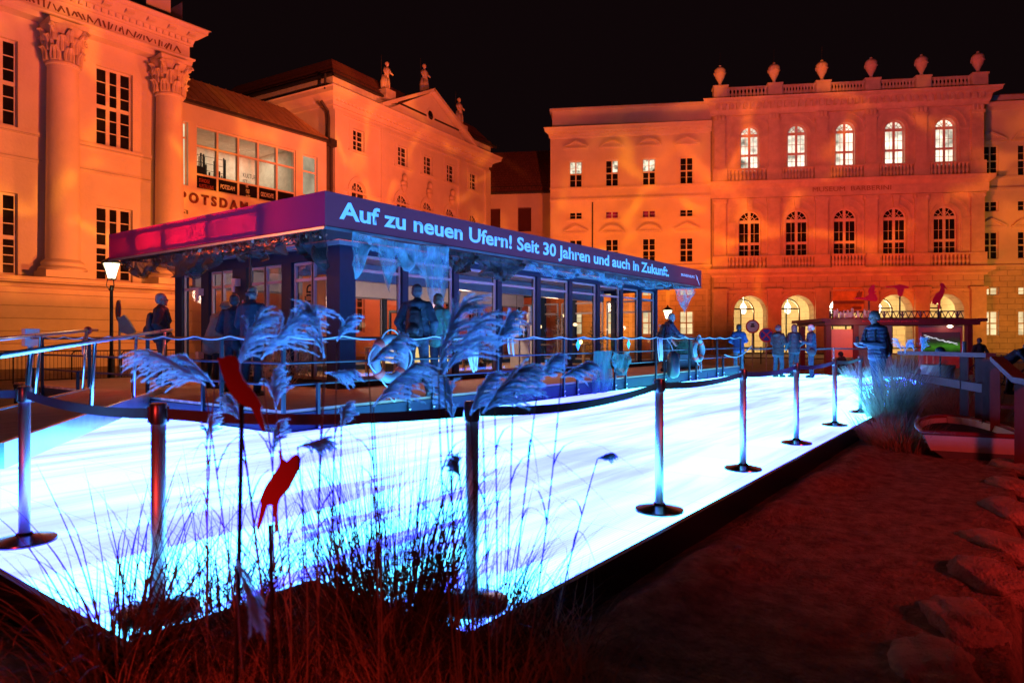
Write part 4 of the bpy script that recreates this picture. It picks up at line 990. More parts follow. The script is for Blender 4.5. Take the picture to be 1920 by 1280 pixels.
# ---- nets hanging from the roof edge
def netmat(name, col, dens, alpha_lo=.25):
    m = bpy.data.materials.new(name); m.use_nodes = True; nt = m.node_tree; n = nt.nodes; k = nt.links
    b = n['Principled BSDF']; b.inputs['Base Color'].default_value = (*col, 1); b.inputs['Roughness'].default_value = .7
    tc = n.new('ShaderNodeTexCoord'); mp = n.new('ShaderNodeMapping'); mp.inputs['Scale'].default_value = (dens*2.2, dens*2.2, dens*.5); k.new(tc.outputs['Object'], mp.inputs[0])
    nz = n.new('ShaderNodeTexNoise'); nz.inputs['Scale'].default_value = 1; nz.inputs['Detail'].default_value = 6; nz.inputs['Roughness'].default_value = .8; k.new(mp.outputs[0], nz.inputs[0])
    n2 = n.new('ShaderNodeTexNoise'); n2.inputs['Scale'].default_value = 3; n2.inputs['Detail'].default_value = 2; k.new(tc.outputs['Object'], n2.inputs[0])
    ad = n.new('ShaderNodeMath'); ad.operation = 'MULTIPLY_ADD'; ad.inputs[1].default_value = .6; k.new(nz.outputs[0], ad.inputs[0]); k.new(n2.outputs[0], ad.inputs[2])
    mr = n.new('ShaderNodeMapRange'); mr.inputs[1].default_value = .62; mr.inputs[2].default_value = 1.0; mr.inputs[3].default_value = alpha_lo; mr.inputs[4].default_value = 1.0; k.new(ad.outputs[0], mr.inputs[0]); k.new(mr.outputs[0], b.inputs['Alpha'])
    tl = n.new('ShaderNodeBsdfTranslucent'); tl.inputs[0].default_value = (*col, 1)
    return m
net_blue = netmat('pale_fishing_net', (.22,.36,.36), 9, .25); net_thin = netmat('thin_fishing_net', (.12,.22,.24), 9, .05); net_dark = netmat('dark_camouflage_net', (.035,.022,.015), 8, .75); net_teal = netmat('sea_green_net', (.03,.13,.09), 7, .6)
def swag(a, b, sag, h, seed, nx=40, ny=10, fold=.07, tails=(), n2=Vector((0,-1,0))):
    """cloth hung between a and b: bottom edge profile from sag(f)"""
    a = Vector(a); b = Vector(b); m = MB(); r_ = random.Random(seed)
    for i in range(nx+1):
        f = i/nx; top = a+(b-a)*f; drop = sag(f)
        for j in range(ny+1):
            g_ = j/ny
            nn = noise.noise(Vector((f*nx*.30+seed, g_*2, seed)))
            off = n2*(fold*1.6*nn*(.4+g_)+.03)
            m.v.append(tuple(top+off+Vector((0,0,-drop*g_-h*math.sin(PI*f)*(1-g_)*.3))+(b-a).normalized()*(.10*noise.noise(Vector((f*7, g_*3+seed, 2)))*g_)))
    for i in range(nx):
        for j in range(ny): q = i*(ny+1)+j; m.f.append((q, q+1, q+ny+2, q+ny+1))
    return m
zt = RZ0-.03
FPn = Fac(RX0, RY0-.04, 0); X_ = lambda px: FPn.u(px)+RX0
def gauss(f, c, w): return math.exp(-((f-c)/w)**2)
m = swag((X_(658), RY0-.04, zt), (X_(840), RY0-.04, zt), lambda f: .25+.55*gauss(f,.04,.05)+.65*gauss(f,.33,.05)+1.35*gauss(f,.86,.09)+.35*gauss(f,.62,.25), .2, 4, 60, 12, .12)
n1 = tag(m.build('fishing_net', net_blue, None, smooth=True), 'large pale blue net draped from the banner edge near the pavilion corner', 'fishing net', 'nets hung from the roof')
m = swag((X_(985), RY0-.03, zt), (X_(1095), RY0-.03, zt), lambda f: .14+.22*math.sin(f*PI), .2, 5, 40, 8, .12)
tag(m.build('fishing_net', net_thin, None, smooth=True), 'pale net bunched under the banner below the word Jahren', 'fishing net', 'nets hung from the roof')
m = swag((X_(1095), RY0-.03, zt), (X_(1255), RY0-.03, zt), lambda f: .12+.20*abs(math.sin(f*7))+.22*gauss(f,.35,.1), .2, 6, 50, 8, .14)
tag(m.build('fishing_net', net_thin, None, smooth=True), 'tangled pale net under the banner below the word Zukunft', 'fishing net', 'nets hung from the roof')
m = swag((RX1-2.3, RY0+.1, zt), (RX1-.4, RY0+.1, zt), lambda f: .12+.85*(1-abs(f-.5)*2), .2, 7, 20, 8, .06)
tag(m.build('fishing_net', net_blue, None, smooth=True), 'pointed net bag hanging at the far right roof end', 'fishing net', 'nets hung from the roof')
for (y0_, y1_, dr, lb) in ((16.4, 14.9, .38, 'dark net sagging at the far left roof corner'), (14.9, 12.3, .50, 'dark net sagging deeply over the pavilion door'), (12.3, 10.2, .30, 'dark net strung under the crimson banner'), ):
    m = swag((RX0+.12, y0_, zt), (RX0+.25, y1_, zt), (lambda dr: lambda f: .05+dr*math.sin(PI*f)**.7+.05*math.sin(f*25))(dr), .1, int(y0_*3), 36, 8, .16, n2=Vector((-1,0,0)))
    tag(m.build('camouflage_net', net_dark, None, smooth=True), lb, 'net', 'dark nets under the roof edge')
m = swag((RX0+.12, RY0+1.0, zt), (RX0+.1, RY0+.05, zt), lambda f: .25+.45*f, .1, 30, 20, 8, .2, n2=Vector((-1,0,0)))
tag(m.build('camouflage_net', net_dark, None, smooth=True), 'dark net bunched at the front roof corner', 'net', 'dark nets under the roof edge')
for (pa, pb, dr, lb) in ((845, 900, .35, 'dark net sagging under the banner right of the pale net'), (900, 990, .42, 'dark net sagging under the banner below the word Seit')):
    m = swag((X_(pa), RY0+.15, zt), (X_(pb), RY0+.15, zt), (lambda dr: lambda f: .12+dr*math.sin(PI*f)**.8)(dr), .1, pa, 36, 8, .16)
    tag(m.build('camouflage_net', net_dark, None, smooth=True), lb, 'net', 'dark nets under the roof edge')
# tinsel of copper leaves along left edge
tb = MB(); rr = random.Random(9)
for i in range(700):
    y = rr.uniform(9.3, 13.6); x = RX0+rr.uniform(.0, .25); z = zt-rr.uniform(0, .12); s_ = rr.uniform(.02, .045)
    a = rr.uniform(0, 6.28); d1 = Vector((math.cos(a)*s_, math.sin(a)*s_, rr.uniform(-s_, s_))); d2 = Vector((-math.sin(a)*s_*.5, math.cos(a)*s_*.5, rr.uniform(-s_, s_)))
    p = Vector((x, y, z)); tb.add([p-d1, p+d2, p+d1, p-d2], [(0,1,2,3)])
tag(tb.build('leaf_garland', mat('copper_leaves', (.5,.18,.10), .35, metal=.6), None), 'glittering copper leaf garland under the crimson side banner', 'garland')

# rope of light along the handrail
rp = []; 
def rope_pts(a, b, pitch=.9, sag=.05):
    a = Vector(a); b = Vector(b); L_ = (b-a).length; n_ = max(8, int(L_/.09)); o_ = []
    for i in range(n_+1):
        f = i/n_; s_ = f*L_; ph = (s_ % pitch)/pitch; o_.append(a+(b-a)*f+Vector((0,0,-sag*math.sin(PI*ph))))
    return o_
pts = rope_pts((DX0-.05, DY0+LY, DZ+.985), (DX0-.05, DY0-.05, DZ+.985), .95)+rope_pts((DX0, DY0-.05, DZ+.985), (DX1, DY0-.05, DZ+.985), .95)
tag(MB().tube(pts, .013, 6).build('rope', mat('white_rope', (.34,.36,.36), .7), None, smooth=True), 'thin white rope looped in waves along the top of the deck railing', 'rope')

def hang_rope(x, y, n_, w, h, lbl, seed):
    m = MB(); r_ = random.Random(seed)
    for i in range(n_):
        a = x-w/2+w*r_.random(); b = x-w/2+w*r_.random(); hh = h*r_.uniform(.82, 1)
        m.tube([(a+(b-a)*f, y-.06-.03*math.sin(PI*f)-.01*i, DZ+.97-hh*math.sin(PI*f)**.45) for f in [q/14 for q in range(15)]], .014, 6)
    return tag(m.build('rope_coil', mat('rope_grey', (.6,.62,.6), .8), None, smooth=True), lbl, 'rope', 'coiled ropes hung on the railing')
Fr = Fac(DX0, DY0, 0); XR = lambda px: Fr.u(px)+DX0
hang_rope(XR(879), DY0, 6, .30, .62, 'pale rope coil hanging on the railing right of the backpack wearer', 3)
hang_rope(XR(951), DY0, 3, .16, .35, 'small rope loop hanging on the railing under a feathery plume', 4)
hang_rope(XR(1232), DY0, 5, .30, .62, 'pale rope coil on the railing left of the black fender', 5)
# nets over the railing
m = swag((XR(1108), DY0-.05, DZ+.66), (XR(1142), DY0-.05, DZ+.66), lambda f: 1.0-.1*math.sin(f*9), .0, 11, 24, 12, .10)
tag(m.build('fishing_net', net_teal, None, smooth=True), 'sea green net hanging over the railing down to the led floor', 'fishing net', 'green nets on the railing')
m = swag((XR(1142), DY0-.05, DZ+.66), (XR(1176), DY0-.05, DZ+.66), lambda f: .30+.32*math.sin(PI*f), .3, 12, 24, 10, .10)
tag(m.build('fishing_net', net_teal, None, smooth=True), 'sea green net looped on the railing beside the longer net', 'fishing net', 'green nets on the railing')
# reflective diamonds
for i, px in enumerate((1079, 1174)):
    x = XR(px); m = MB(); m.prism([(x, DZ+.68), (x+.09, DZ+.81), (x, DZ+.94), (x-.09, DZ+.81)], DY0-.07, DY0-.06)
    tag(m.build('diamond_sign', mat('teal_reflector', (.15,.75,.60), .3), None), ('left' if i == 0 else 'right')+' one of two small teal diamonds on the railing', 'sign', 'diamond signs on the railing')
# lifebuoys
def lifebuoy(px, py, r, lbl, rz=0):
    x = XR(px); o = thing('lifebuoy', lbl, 'lifebuoy', (x, DY0-.10, Fr.z(px, py)), rz, 'lifebuoys on the railing')
    n_ = 40; MB().tube([(r*math.cos(2*PI*i/n_), 0, r*math.sin(2*PI*i/n_)) for i in range(n_)], .075, 12, closed=True).build('ring', mat('ring_white', (.16,.18,.19), .5), o, smooth=True)
    bm2 = MB()
    for i in range(4):
        a = PI/4+i*PI/2; bm2.tube([(r*math.cos(a+t), 0, r*math.sin(a+t)) for t in (-.16, -.05, .05, .16)], .082, 12)
    bm2.build('band', mat('band_red', (.5,.06,.04), .5), o, smooth=True)
    MB().tube([((r+.09+.05*math.cos(4*a))*math.cos(a), -.03, (r+.09+.05*math.cos(4*a))*math.sin(a)) for a in [2*PI*i/48 for i in range(48)]], .012, 6, closed=True).build('grab_line', MATS['white_rope'], o, smooth=True)
    MB().tube([(.05,-.05,-r-.05),(-.1,-.08,-r-.25),(.02,-.08,-r-.35),(.12,-.06,-r-.2),(.1,-.05,-r)], .012, 6).build('tail_line', MATS['white_rope'], o, smooth=True)
    return o
lifebuoy(722, 672, .30, 'lifebuoy hung on the railing between feathery plumes, beside the backpack wearer')
lifebuoy(1303, 656, .30, 'lifebuoy hung on the railing at the right deck end', rad(0))
# fender
fx = XR(1248); o = thing('fender', 'long black boat fender hanging over the deck edge', 'fender', (fx, DY0-.22, Fr.z(1248, 708)))
fh = Fr.z(1248, 658)-Fr.z(1248, 708)
MB().lathe([(.03,0),(.12,.03),(.17,.12),(.175,.3),(.17,fh-.2),(.13,fh-.06),(.05,fh)], (0,0,0), 18).build('body', mat('black_rubber', (.015,.015,.018), .35), o, smooth=True)
MB().tube([(0,0,fh-.02),(0,.05,fh+.15),(0,.2,DZ+.95-o.location.z)], .014, 6).build('line', MATS['white_rope'], o)
# rope sagging from the deck end
tag(MB().tube([(DX1-1.7+1.9*f, DY0-.05-.3*f, DZ+.42-.22*math.sin(PI*f)+.28*f) for f in [i/16 for i in range(17)]], .016, 6).build('mooring_rope', MATS['white_rope'], None, smooth=True), 'slack mooring rope at the right deck end', 'rope')

# ---- things on the deck, inside and out
wood = mat('pale_wood', (.42,.28,.16), .6, var=.2, vscale=3, stretch=(1,1,8))
def table(x, y, w, d, h, lbl, m=None, z=DZ):
    o = thing('table', lbl, 'table', (x, y, z)); MB().box(-w/2, w/2, -d/2, d/2, h-.04, h).build('tabletop', m or wood, o)
    for sx in (-1, 1):
        for sy in (-1, 1): MB().box(sx*(w/2-.05)-.03, sx*(w/2-.05)+.03, sy*(d/2-.05)-.03, sy*(d/2-.05)+.03, 0, h-.04).build('leg', m or wood, o)
    return o
ctr = thing('counter', 'glowing yellow-white counter inside the pavilion near its corner', 'counter', (12.3, 12.2, DZ))
MB().box(-1.0, 1.0, -.3, .3, .35, .92).build('front', glow('counter_glow', (1,.66,.22), 1.5, 1.5, .5, 1.3), ctr)
MB().box(-1.08, 1.08, -.36, .36, .922, .97).build('worktop', wood, ctr); MB().box(-.95, .95, -.25, .25, 0, .348).build('base', blackm, ctr)
mc = thing('coffee_machine', 'dark coffee machine frame standing on the glowing counter', 'coffee machine', (11.85, 12.2, DZ+.97))
b = MB(); 
for sx in (-.28, .28):
    for sy in (-.15, .15): b.box(sx-.025, sx+.025, sy-.025, sy+.025, 0, .62)
b.box(-.3, .3, -.18, .18, .6, .66); b.build('frame', blackm, mc)
b = MB(); b.box(-.2, .2, -.14, .14, 0, .08); b.lathe([(.09,.25),(.14,.4),(.1,.5)], (0,0,0), 12); b.build('body', darkmetal, mc)
pl = tag(MB().box(12.75, 13.35, 12.1, 12.16, DZ+.975, DZ+1.6).build('sign_board', mat('grey_green_board', (.25,.28,.25), .7), None), 'grey board propped on the glowing counter', 'board')
sh = thing('shelf', 'white open shelf with bottles inside the pavilion, behind the large plume', 'shelf', (16.2, 11.6, DZ))
b = MB()
for z in (0, .45, .9, 1.35): b.box(-.5, .5, -.15, .15, z, z+.03)
for x in (-.5, 0, .5): b.box(x-.02, x+.02, -.152, .152, .031, 1.349)
b.build('frame', mat('white_board', (.7,.7,.7), .5), sh)
def bottle(x, y, z, h, lbl, m=None):
    return tag(MB().lathe([(.04,0),(.045,.02),(.045,h*.6),(.03,h*.72),(.014,h*.8),(.014,h)], (x,y,z), 10).build('bottle', m or mat('dark_bottle', (.03,.05,.03), .1), None, smooth=True), lbl, 'bottle', 'bottles on the white shelf')
for i in range(5): bottle(15.78+.19*i, 11.55, DZ+.931+(.45 if i > 2 else 0), .32+.02*(i % 3), 'wine bottle on the white shelf, '+('first','second','third','fourth','fifth')[i]+' from the left')
tag(MB().ellip((0,0,.0), (.13,.13,.17)).tube([(0,0,.15),(0,0,.3)], .07, 10).box(-.12,.12,-.05,.05,-.2,-.12).build('lantern', mat('skull_white', (.65,.65,.62), .6), None, smooth=True, M=Matrix.Translation((16.35, 11.5, DZ+1.60))), 'round white lantern head on top of the white shelf', 'lantern')
def plant(x, y, z, h, seed, lbl, kind=0, pot=True, cat='plant'):
    o = thing('potted_plant', lbl, cat, (x, y, z)); r_ = random.Random(seed); m = MB()
    if pot: MB().lathe([(.14,0),(.2,.3),(.21,.32),(.17,.32),(.16,.26)], (0,0,0), 14).build('pot', mat('dark_pot', (.05,.04,.04), .6), o, auto=40)
    for i in range(260 if kind == 0 else 420):
        zz = r_.uniform(.25, h); w_ = (.32*(1-zz/h)+.05) if kind == 0 else .38*math.sin(PI*min(1, zz/h*.9+.08))
        a = r_.uniform(0, 6.28); rr_ = w_*r_.uniform(.3, 1); p = Vector((rr_*math.cos(a), rr_*math.sin(a), zz)); d = Vector((math.cos(a), math.sin(a), r_.uniform(-.5, .8))).normalized()*r_.uniform(.06, .13)
        s_ = d.cross(Vector((r_.uniform(-1,1), r_.uniform(-1,1), 1))).normalized()*.018
        m.add([p, p+d*.5+s_, p+d, p+d*.5-s_], [(0,1,2,3)])
    m.build('leaves', mat('dark_leaves', (.05,.09,.04), .6, var=.4), o); MB().tube([(0,0,.2),(0,0,h*.95)], .015, 5).build('stem', wood, o)
    return o
plant(18.4, 11.8, DZ, 1.75, 4, 'tall narrow conifer in a pot inside the pavilion', 0); plant(20.0, 11.4, DZ, 1.5, 5, 'bushy dried plant inside the pavilion near its right end', 1)
plant(13.6, 11.2, DZ, .75, 7, 'low plant in front of the glowing counter', 1)
table(18.2, 12.6, 1.2, .8, .75, 'wooden table inside the pavilion by the conifer'); table(20.9, 12.4, 1.2, .8, .75, 'wooden table inside the right end of the pavilion'); table(14.6, 12.8, 1.4, .8, .75, 'wooden table behind the glowing counter')
table(10.6, 11.6, .6, .5, .75, 'small table just inside the pavilion corner')
def candle(x, y, z, i): return tag(MB().ellip((x, y, z+.07), (.06,.06,.07)).build('table_lamp', glow('candle_glow', (1,.6,.2), 9, 1, .9, 1.1), None, smooth=True), 'small glowing table lamp inside the pavilion, '+i, 'lamp', 'table lamps in the pavilion')
candle(18.0, 12.5, DZ+.75, 'on the table by the conifer'); candle(20.7, 12.4, DZ+.75, 'on the right end table'); candle(14.4, 12.8, DZ+.75, 'behind the counter')
for i, (x, y, z, r_) in enumerate(((17.15, 12.6, 2.0, .14), (19.5, 13.4, 1.9, .13), (20.4, 12.9, 2.3, .07), (21.3, 13.0, 2.0, .08))):
    m = thing('pendant_lamp', ('first','second','third','fourth')[i]+' pendant lamp from the left hanging inside the pavilion', 'lamp', (x, y, z), 0, 'pendant lamps in the pavilion')
    MB().ellip((0,0,0), (r_, r_, r_*.75)).build('shade', glow('pendant_glow', (1,.62,.28), 3.2, 1, .9, 1.1), m, smooth=True); MB().tube([(0,0,r_*.7),(0,0,GZ1-z)], .008, 4).build('cord', blackm, m)
# pictures / posters seen through the side window
pst2 = thing('vertical_poster', 'upright orange poster with sideways black lettering inside the corner window', 'poster', (GX0+.07, 11.22, DZ))
b = MB().box(0, .02, -.36, .36, .85, 2.20); b.build('sheet', mat('orange_poster', (.90,.55,.28), .6, trans=.75), pst2)
q = lettering('lettering', '/OST.SÜD.', blackm, pst2, 0, 1.15, 0, .30, 0, .002, .03)
q.matrix_basis = Matrix.Translation((-.008, -.02, .93))@Matrix(((0,1,0,0),(0,0,1,0),(1,0,0,0),(0,0,0,1)))
# easel with tilted board and lectern near the deck end
ez = thing('lectern', 'pink lit slanted information lectern on the deck beside the leaning visitor', 'lectern', (XR(1290)-.1, DY0+.55, DZ), rad(20))
b = MB(); b.beam((0,0,0), (0,.15,1.0), .08, .3, up=(1,0,0)); b.box(-.3,.3,-.15,.25,0,.04); b.build('stand', mat('lectern_red', (.45,.12,.10), .5), ez)
b = MB(); b.beam((0,-.22,.72), (.0,.28,1.35), .62, .03, up=(0,-1,1)); b.build('board', mat('board_pink', (.65,.30,.27), .5), ez)
for i, (px, w) in enumerate(((1318, .9), (1332, .7))):
    x = XR(px); o = thing('planter', ('left' if i == 0 else 'right')+' planter of dark grass on the right deck end', 'planter', (x, DY0+.8, DZ), 0, 'planters on the deck')
    MB().box(-w/2, w/2, -.25, .25, 0, .45).build('box', mat('dark_planter', (.05,.06,.07), .6), o); r_ = random.Random(i); g_ = MB()
    for q_ in range(420):
        a = r_.uniform(-w/2, w/2); c_ = r_.uniform(-.22, .22); hh = r_.uniform(.25, .62); d = Vector((r_.uniform(-.2,.2), r_.uniform(-.2,.2), hh))
        g_.ribbon([Vector((a, c_, .44)), Vector((a, c_, .44))+d*.6, Vector((a, c_, .44))+d+Vector((d.x*.5, d.y*.5, 0))], [.014,.012,.002], (1,0,0))
    g_.build('grass', mat('planter_grass', (.06,.12,.06), .7, var=.4), o)
# tangled driftwood brushwood in front of the corner window
bw_ = MB(); rr = random.Random(21)
for i in range(90):
    p = Vector((rr.uniform(-.35,.35), rr.uniform(-.5,.5), rr.uniform(.0,.5))); pts = [p]; d = Vector((rr.uniform(-1,1), rr.uniform(-1,1), rr.uniform(.1,1))).normalized()
    for q in range(9): d = (d+Vector((rr.uniform(-.5,.5), rr.uniform(-.5,.5), rr.uniform(-.35,.45)))).normalized(); pts.append(pts[-1]+d*.13)
    bw_.tube(pts, [.009*(1-q/11) for q in range(10)], 5)
tw = bw_.build('dried_brushwood', mat('bleached_twigs', (.45,.42,.36), .8), None, smooth=True); p = at(545, 722, DZ); tw.location = (p.x, p.y, DZ+.0); tw.scale = (1,1,.9); tag(tw, 'tangled bleached brushwood standing on the deck left of the corner post', 'brushwood')

# ------------------------------------------------------------------ gangway on the left
gw = thing('gangway', 'aluminium gangway with tube handrails leading up to the deck at the left edge', 'gangway')
gx0, gx1, gy = -1.2, 5.3, 14.6
alu = mat('brushed_aluminium', (.62,.63,.65), .3, metal=.95, var=.1)
pA = at(165, 727, .62); pB = at(-60, 778, .62)
d = (pB-pA); d.z = 0; L_ = d.length; d.normalize(); nrm = Vector((-d.y, d.x, 0)); 
if nrm.dot(FWD) < 0: nrm = -nrm
wd = 1.25
def Q(s_, w_, z_): 
    zz = .60
    return pA+d*s_+nrm*w_+Vector((0,0,zz+z_*(1-.035*max(0, s_) if z_ > .5 else 1)-.62))
b = MB()
for w_ in (0, wd): 
    for (s0, s1) in ((-.4, 2.6), (2.6, 7)): b.beam(Q(s0,w_,-.09), Q(s1,w_,-.09), .05, .22)
b.build('side_beam', alu, gw)
b = MB()
for (s0, s1) in ((-.4, 2.6), (2.6, 7)): b.add([Q(s0,.03,.0), Q(s1,.03,.0), Q(s1,wd-.03,.0), Q(s0,wd-.03,.0)], [(0,1,2,3)])
b.build('walkway', deckwood, gw)
for w_ in (0, wd):
    b = MB(); b.tube([Q(-.55,w_,1.06), Q(2.6,w_,1.03), Q(7,w_,1.0)], .026, 10)
    for s_ in (.15, 2.3, 4.4, 6.4): b.tube([Q(s_+.12,w_,0), Q(s_-.06,w_,1.04)], .022, 10)
    b.build('handrail', alu, gw, smooth=True)
tag(MB().ellip(Q(.0,0,1.04), (.07,.07,.07)).tube([Q(0,0,1.04), Q(-.05,-.05,.8), Q(-.12,-.06,.6)], .02, 6).tube([Q(0,0,1.04), Q(.12,-.05,.85), Q(.06,-.06,.62)], .02, 6).build('ribbon_bow', mat('red_ribbon', (.4,.03,.03), .5), None, smooth=True), 'small red ribbon tied to the gangway handrail', 'ribbon')

# ------------------------------------------------------------------ stanchions with retractable belts
chrome = mat('polished_steel', (.82,.80,.80), .52, metal=1.0, var=.04)
def stanchion(x, y, z, lbl, proto=[None]):
    if proto[0] is None:
        o = thing('stanchion', lbl, 'stanchion', (x, y, z), 0, 'belt stanchions on the led floor')
        MB().lathe([(.172,0),(.175,.008),(.172,.018),(.05,.045),(.04,.06)], (0,0,0), 36).build('base', mat('dark_steel_base', (.16,.13,.13), .22, metal=1.0), o, auto=30)
        MB().lathe([(.0315,.045),(.0315,.86)], (0,0,0), 24).build('pole', chrome, o, smooth=True)
        MB().lathe([(.036,.862),(.038,.87),(.038,.945),(.034,.955),(.012,.958)], (0,0,0), 24).box(.036,.044,-.012,.012,.87,.94).box(-.044,-.036,-.012,.012,.87,.94).build('belt_head', mat('belt_head_grey', (.22,.19,.19), .3, metal=.9), o, auto=30)
        proto[0] = o
    else: o = dup(proto[0], (x, y, z), RND.uniform(0, 6), lbl)
    return o
ST = [(1.56,4.9),(1.52,3.14),(2.45,2.06),(4.59,2.09),(6.52,2.11),(8.5,2.12),(10.6,2.12),(12.7,2.14)]
nm = ['leftmost stanchion near the left picture edge, standing free on the glowing floor', 'near stanchion behind the left grass clump', 'near stanchion behind the dense middle grass', 'large stanchion right of the grasses, nearest of the right-hand row', 'second stanchion of the right-hand row', 'third stanchion of the right-hand row', 'fourth stanchion of the right-hand row', 'fifth stanchion of the right-hand row, next to the puffer jacket visitor']
for (x, y), l_ in zip(ST, nm): stanchion(x, y, LZ, l_)
FAR = []
for px, py in ((1563, 704), (1454, 702), (1747, 703), (1733, 706)): p = at(px, py, LZ if px < 1640 else 0); FAR.append((p.x, p.y)); 
stanchion(FAR[0][0], FAR[0][1], LZ, 'far stanchion behind the group of visitors, right of them'); stanchion(FAR[1][0], FAR[1][1], LZ, 'far stanchion left of the group of visitors')
p = at(1738, 705, .0); stanchion(p.x, p.y, 0, 'left one of two far stanchions behind the right grass'); p = at(1750, 704, 0); stanchion(p.x, p.y, 0, 'right one of two far stanchions behind the right grass')
bluepole = at(1808, 735, 0)
beltm = mat('black_belt_webbing', (.012,.011,.013), .55, sheen=.3)
def belt(a, b, sag, lbl, z=LZ+.905, h=.05):
    a = Vector((*a, z)); b = Vector((*b, z)); n_ = 16; m = MB(); 
    dd = (b-a).normalized(); a = a+dd*.04; b = b-dd*.04; sdn = Vector((-dd.y, dd.x, 0))
    up = []; 
    for i in range(n_+1):
        f = i/n_; c = a+(b-a)*f+Vector((0,0,-sag*4*f*(1-f))); tw = .12*math.sin(PI*f*2)
        u = Vector((0,0,1))*math.cos(tw)+sdn*math.sin(tw); up += [c-u*h/2, c+u*h/2]
    m.add(up, [(2*i, 2*i+2, 2*i+3, 2*i+1) for i in range(n_)])
    return tag(m.build('barrier_belt', beltm, None), lbl, 'barrier belt', 'black belts between stanchions')
belt((1.5, 9.5), ST[0], .06, 'belt running from the left stanchion out of the left picture edge')
bl_ = ['belt from the leftmost stanchion to the one behind the left grass', 'belt between the two grass-hidden stanchions', 'long belt from the middle grass to the large right stanchion', 'belt between the first and second stanchions of the right row', 'belt between the second and third stanchions of the right row', 'belt between the third and fourth stanchions of the right row', 'belt between the fourth and fifth stanchions of the right row']
for i in range(7): belt(ST[i], ST[i+1], (.03,.03,.05,.03,.03,.03,.03)[i], bl_[i])
belt((DX1+.1, DY0), (FAR[1][0], FAR[1][1]), .03, 'far thin belt from the deck end to the left far stanchion'); belt(FAR[1], FAR[0], .03, 'far thin belt behind the group of visitors')
belt(FAR[0], (FAR[2][0], FAR[2][1]), .04, 'far thin belt behind the puffer jacket visitor')

# ------------------------------------------------------------------ street lamps, signs
def street_lamp(px, pyt, d, lbl):
    p = atd(px, pyt, d); o = thing('street_lamp', lbl, 'street lamp', (p.x, p.y, 0), .2, 'candelabra street lamps'); H = p.z
    MB().lathe([(.14,0),(.14,.1),(.10,.2),(.09,.9),(.06,1.0),(.05,1.05),(.045,H-.95),(.07,H-.93),(.05,H-.88),(.04,H-.8)], (0,0,0), 14).build('post', mat('black_iron', (.015,.013,.012), .4), o, auto=40)
    f = MB()
    for i in range(3): 
        a = 2*PI*i/3+.4; f.tube([(.05*math.cos(a),.05*math.sin(a),H-.95),(.13*math.cos(a),.13*math.sin(a),H-.8),(.10*math.cos(a),.10*math.sin(a),H-.62)], .012, 6)
    for i in range(6):
        a = 2*PI*i/6; f.tube([(.11*math.cos(a),.11*math.sin(a),H-.62),(.25*math.cos(a),.25*math.sin(a),H-.14)], .011, 4)
    f.lathe([(.12,H-.64),(.12,H-.6)], n=6); f.lathe([(.27,H-.16),(.27,H-.12),(.1,H),(.04,H+.04),(.05,H+.08),(.02,H+.12)], n=12)
    f.build('lantern_frame', MATS['black_iron'], o)
    MB().lathe([(.105,H-.6),(.24,H-.15)], n=6, cap=False).build('lantern_glass', glow('lantern_glow', (1,.78,.46), 4.5, 1, .9, 1.1), o)
    lamp('lantern_light', (p.x, p.y-.5, H-.35), 25, (1,.7,.38), .1)
    return o
street_lamp(209, 484, 20, 'lit black street lamp with tapered lantern, left of the pavilion')
street_lamp(1252, 576, 36, 'distant lit street lamp left of the palace arcade, above the leaning visitor')
def disc_sign(px, pyc, d, r_, lbl, rz, mark=True, ground=0.0):
    p = atd(px, pyc, d); o = thing('no_stopping_sign', lbl, 'traffic sign', (p.x, p.y, ground), rz, 'round traffic signs')
    h = p.z-ground; MB().tube([(0,.03,0),(0,.03,h+r_)], .03, 8).build('post', mat('grey_sign_post', (.3,.28,.27), .4, metal=.6), o)
    n_ = 28
    MB().prism([(r_*math.cos(2*PI*i/n_), h+r_*math.sin(2*PI*i/n_)) for i in range(n_)], -.01, .0).build('disc', mat('sign_red', (.65,.03,.03), .4), o)
    MB().prism([(r_*.8*math.cos(2*PI*i/n_), h+r_*.8*math.sin(2*PI*i/n_)) for i in range(n_)], -.014, -.011).build('face', mat('sign_blue', (.03,.06,.35), .4) if mark else mat('sign_white', (.75,.75,.75), .4), o)
    x = MB()
    if mark:
        for s_ in (-1, 1): x.beam((-s_*r_*.56, -.017, h-r_*.56), (s_*r_*.56, -.017+.001*s_, h+r_*.56), .004, r_*.17, up=(0,0,1))
        x.build('cross', MATS['sign_red'], o)
    else:
        x.box(-r_*.3, r_*.3, -.018, -.015, h-r_*.1, h+r_*.15); x.lathe([(.0,-.0),(r_*.2,.0)], (0,0,0), 3) if False else None; x.box(-r_*.2, r_*.2, -.018, -.015, h+r_*.2, h+r_*.45); x.build('symbol', blackm, o)
    return o
disc_sign(222, 582, 19.5, .30, 'red no stopping sign seen edge on beside the left street lamp', rad(-100))
disc_sign(1411, 612, 33, .33, 'round vehicle ban sign in front of the leftmost arch', MA+.05, False); disc_sign(1437, 628, 31, .33, 'round no stopping sign between the first two arches', MA+.05)
tag(MB().prism([(0,0),(.2,-.42),(.34,-.46),(.46,-.36),(.3,-.08),(.14,.12)], 0, .1).prism([(-.05,.06),(.04,-.38),(.22,-.42),(.1,.0)], .02, .14).build('plastic_bag', mat('pale_plastic_bag', (.65,.66,.7), .35, bump=.01), None, M=Matrix.Translation(atd(222, 598, 19.2))@Matrix.Rotation(ANG-PI/2, 4, 'Z')), 'crumpled pale plastic bag tied below the edge-on sign', 'bag')
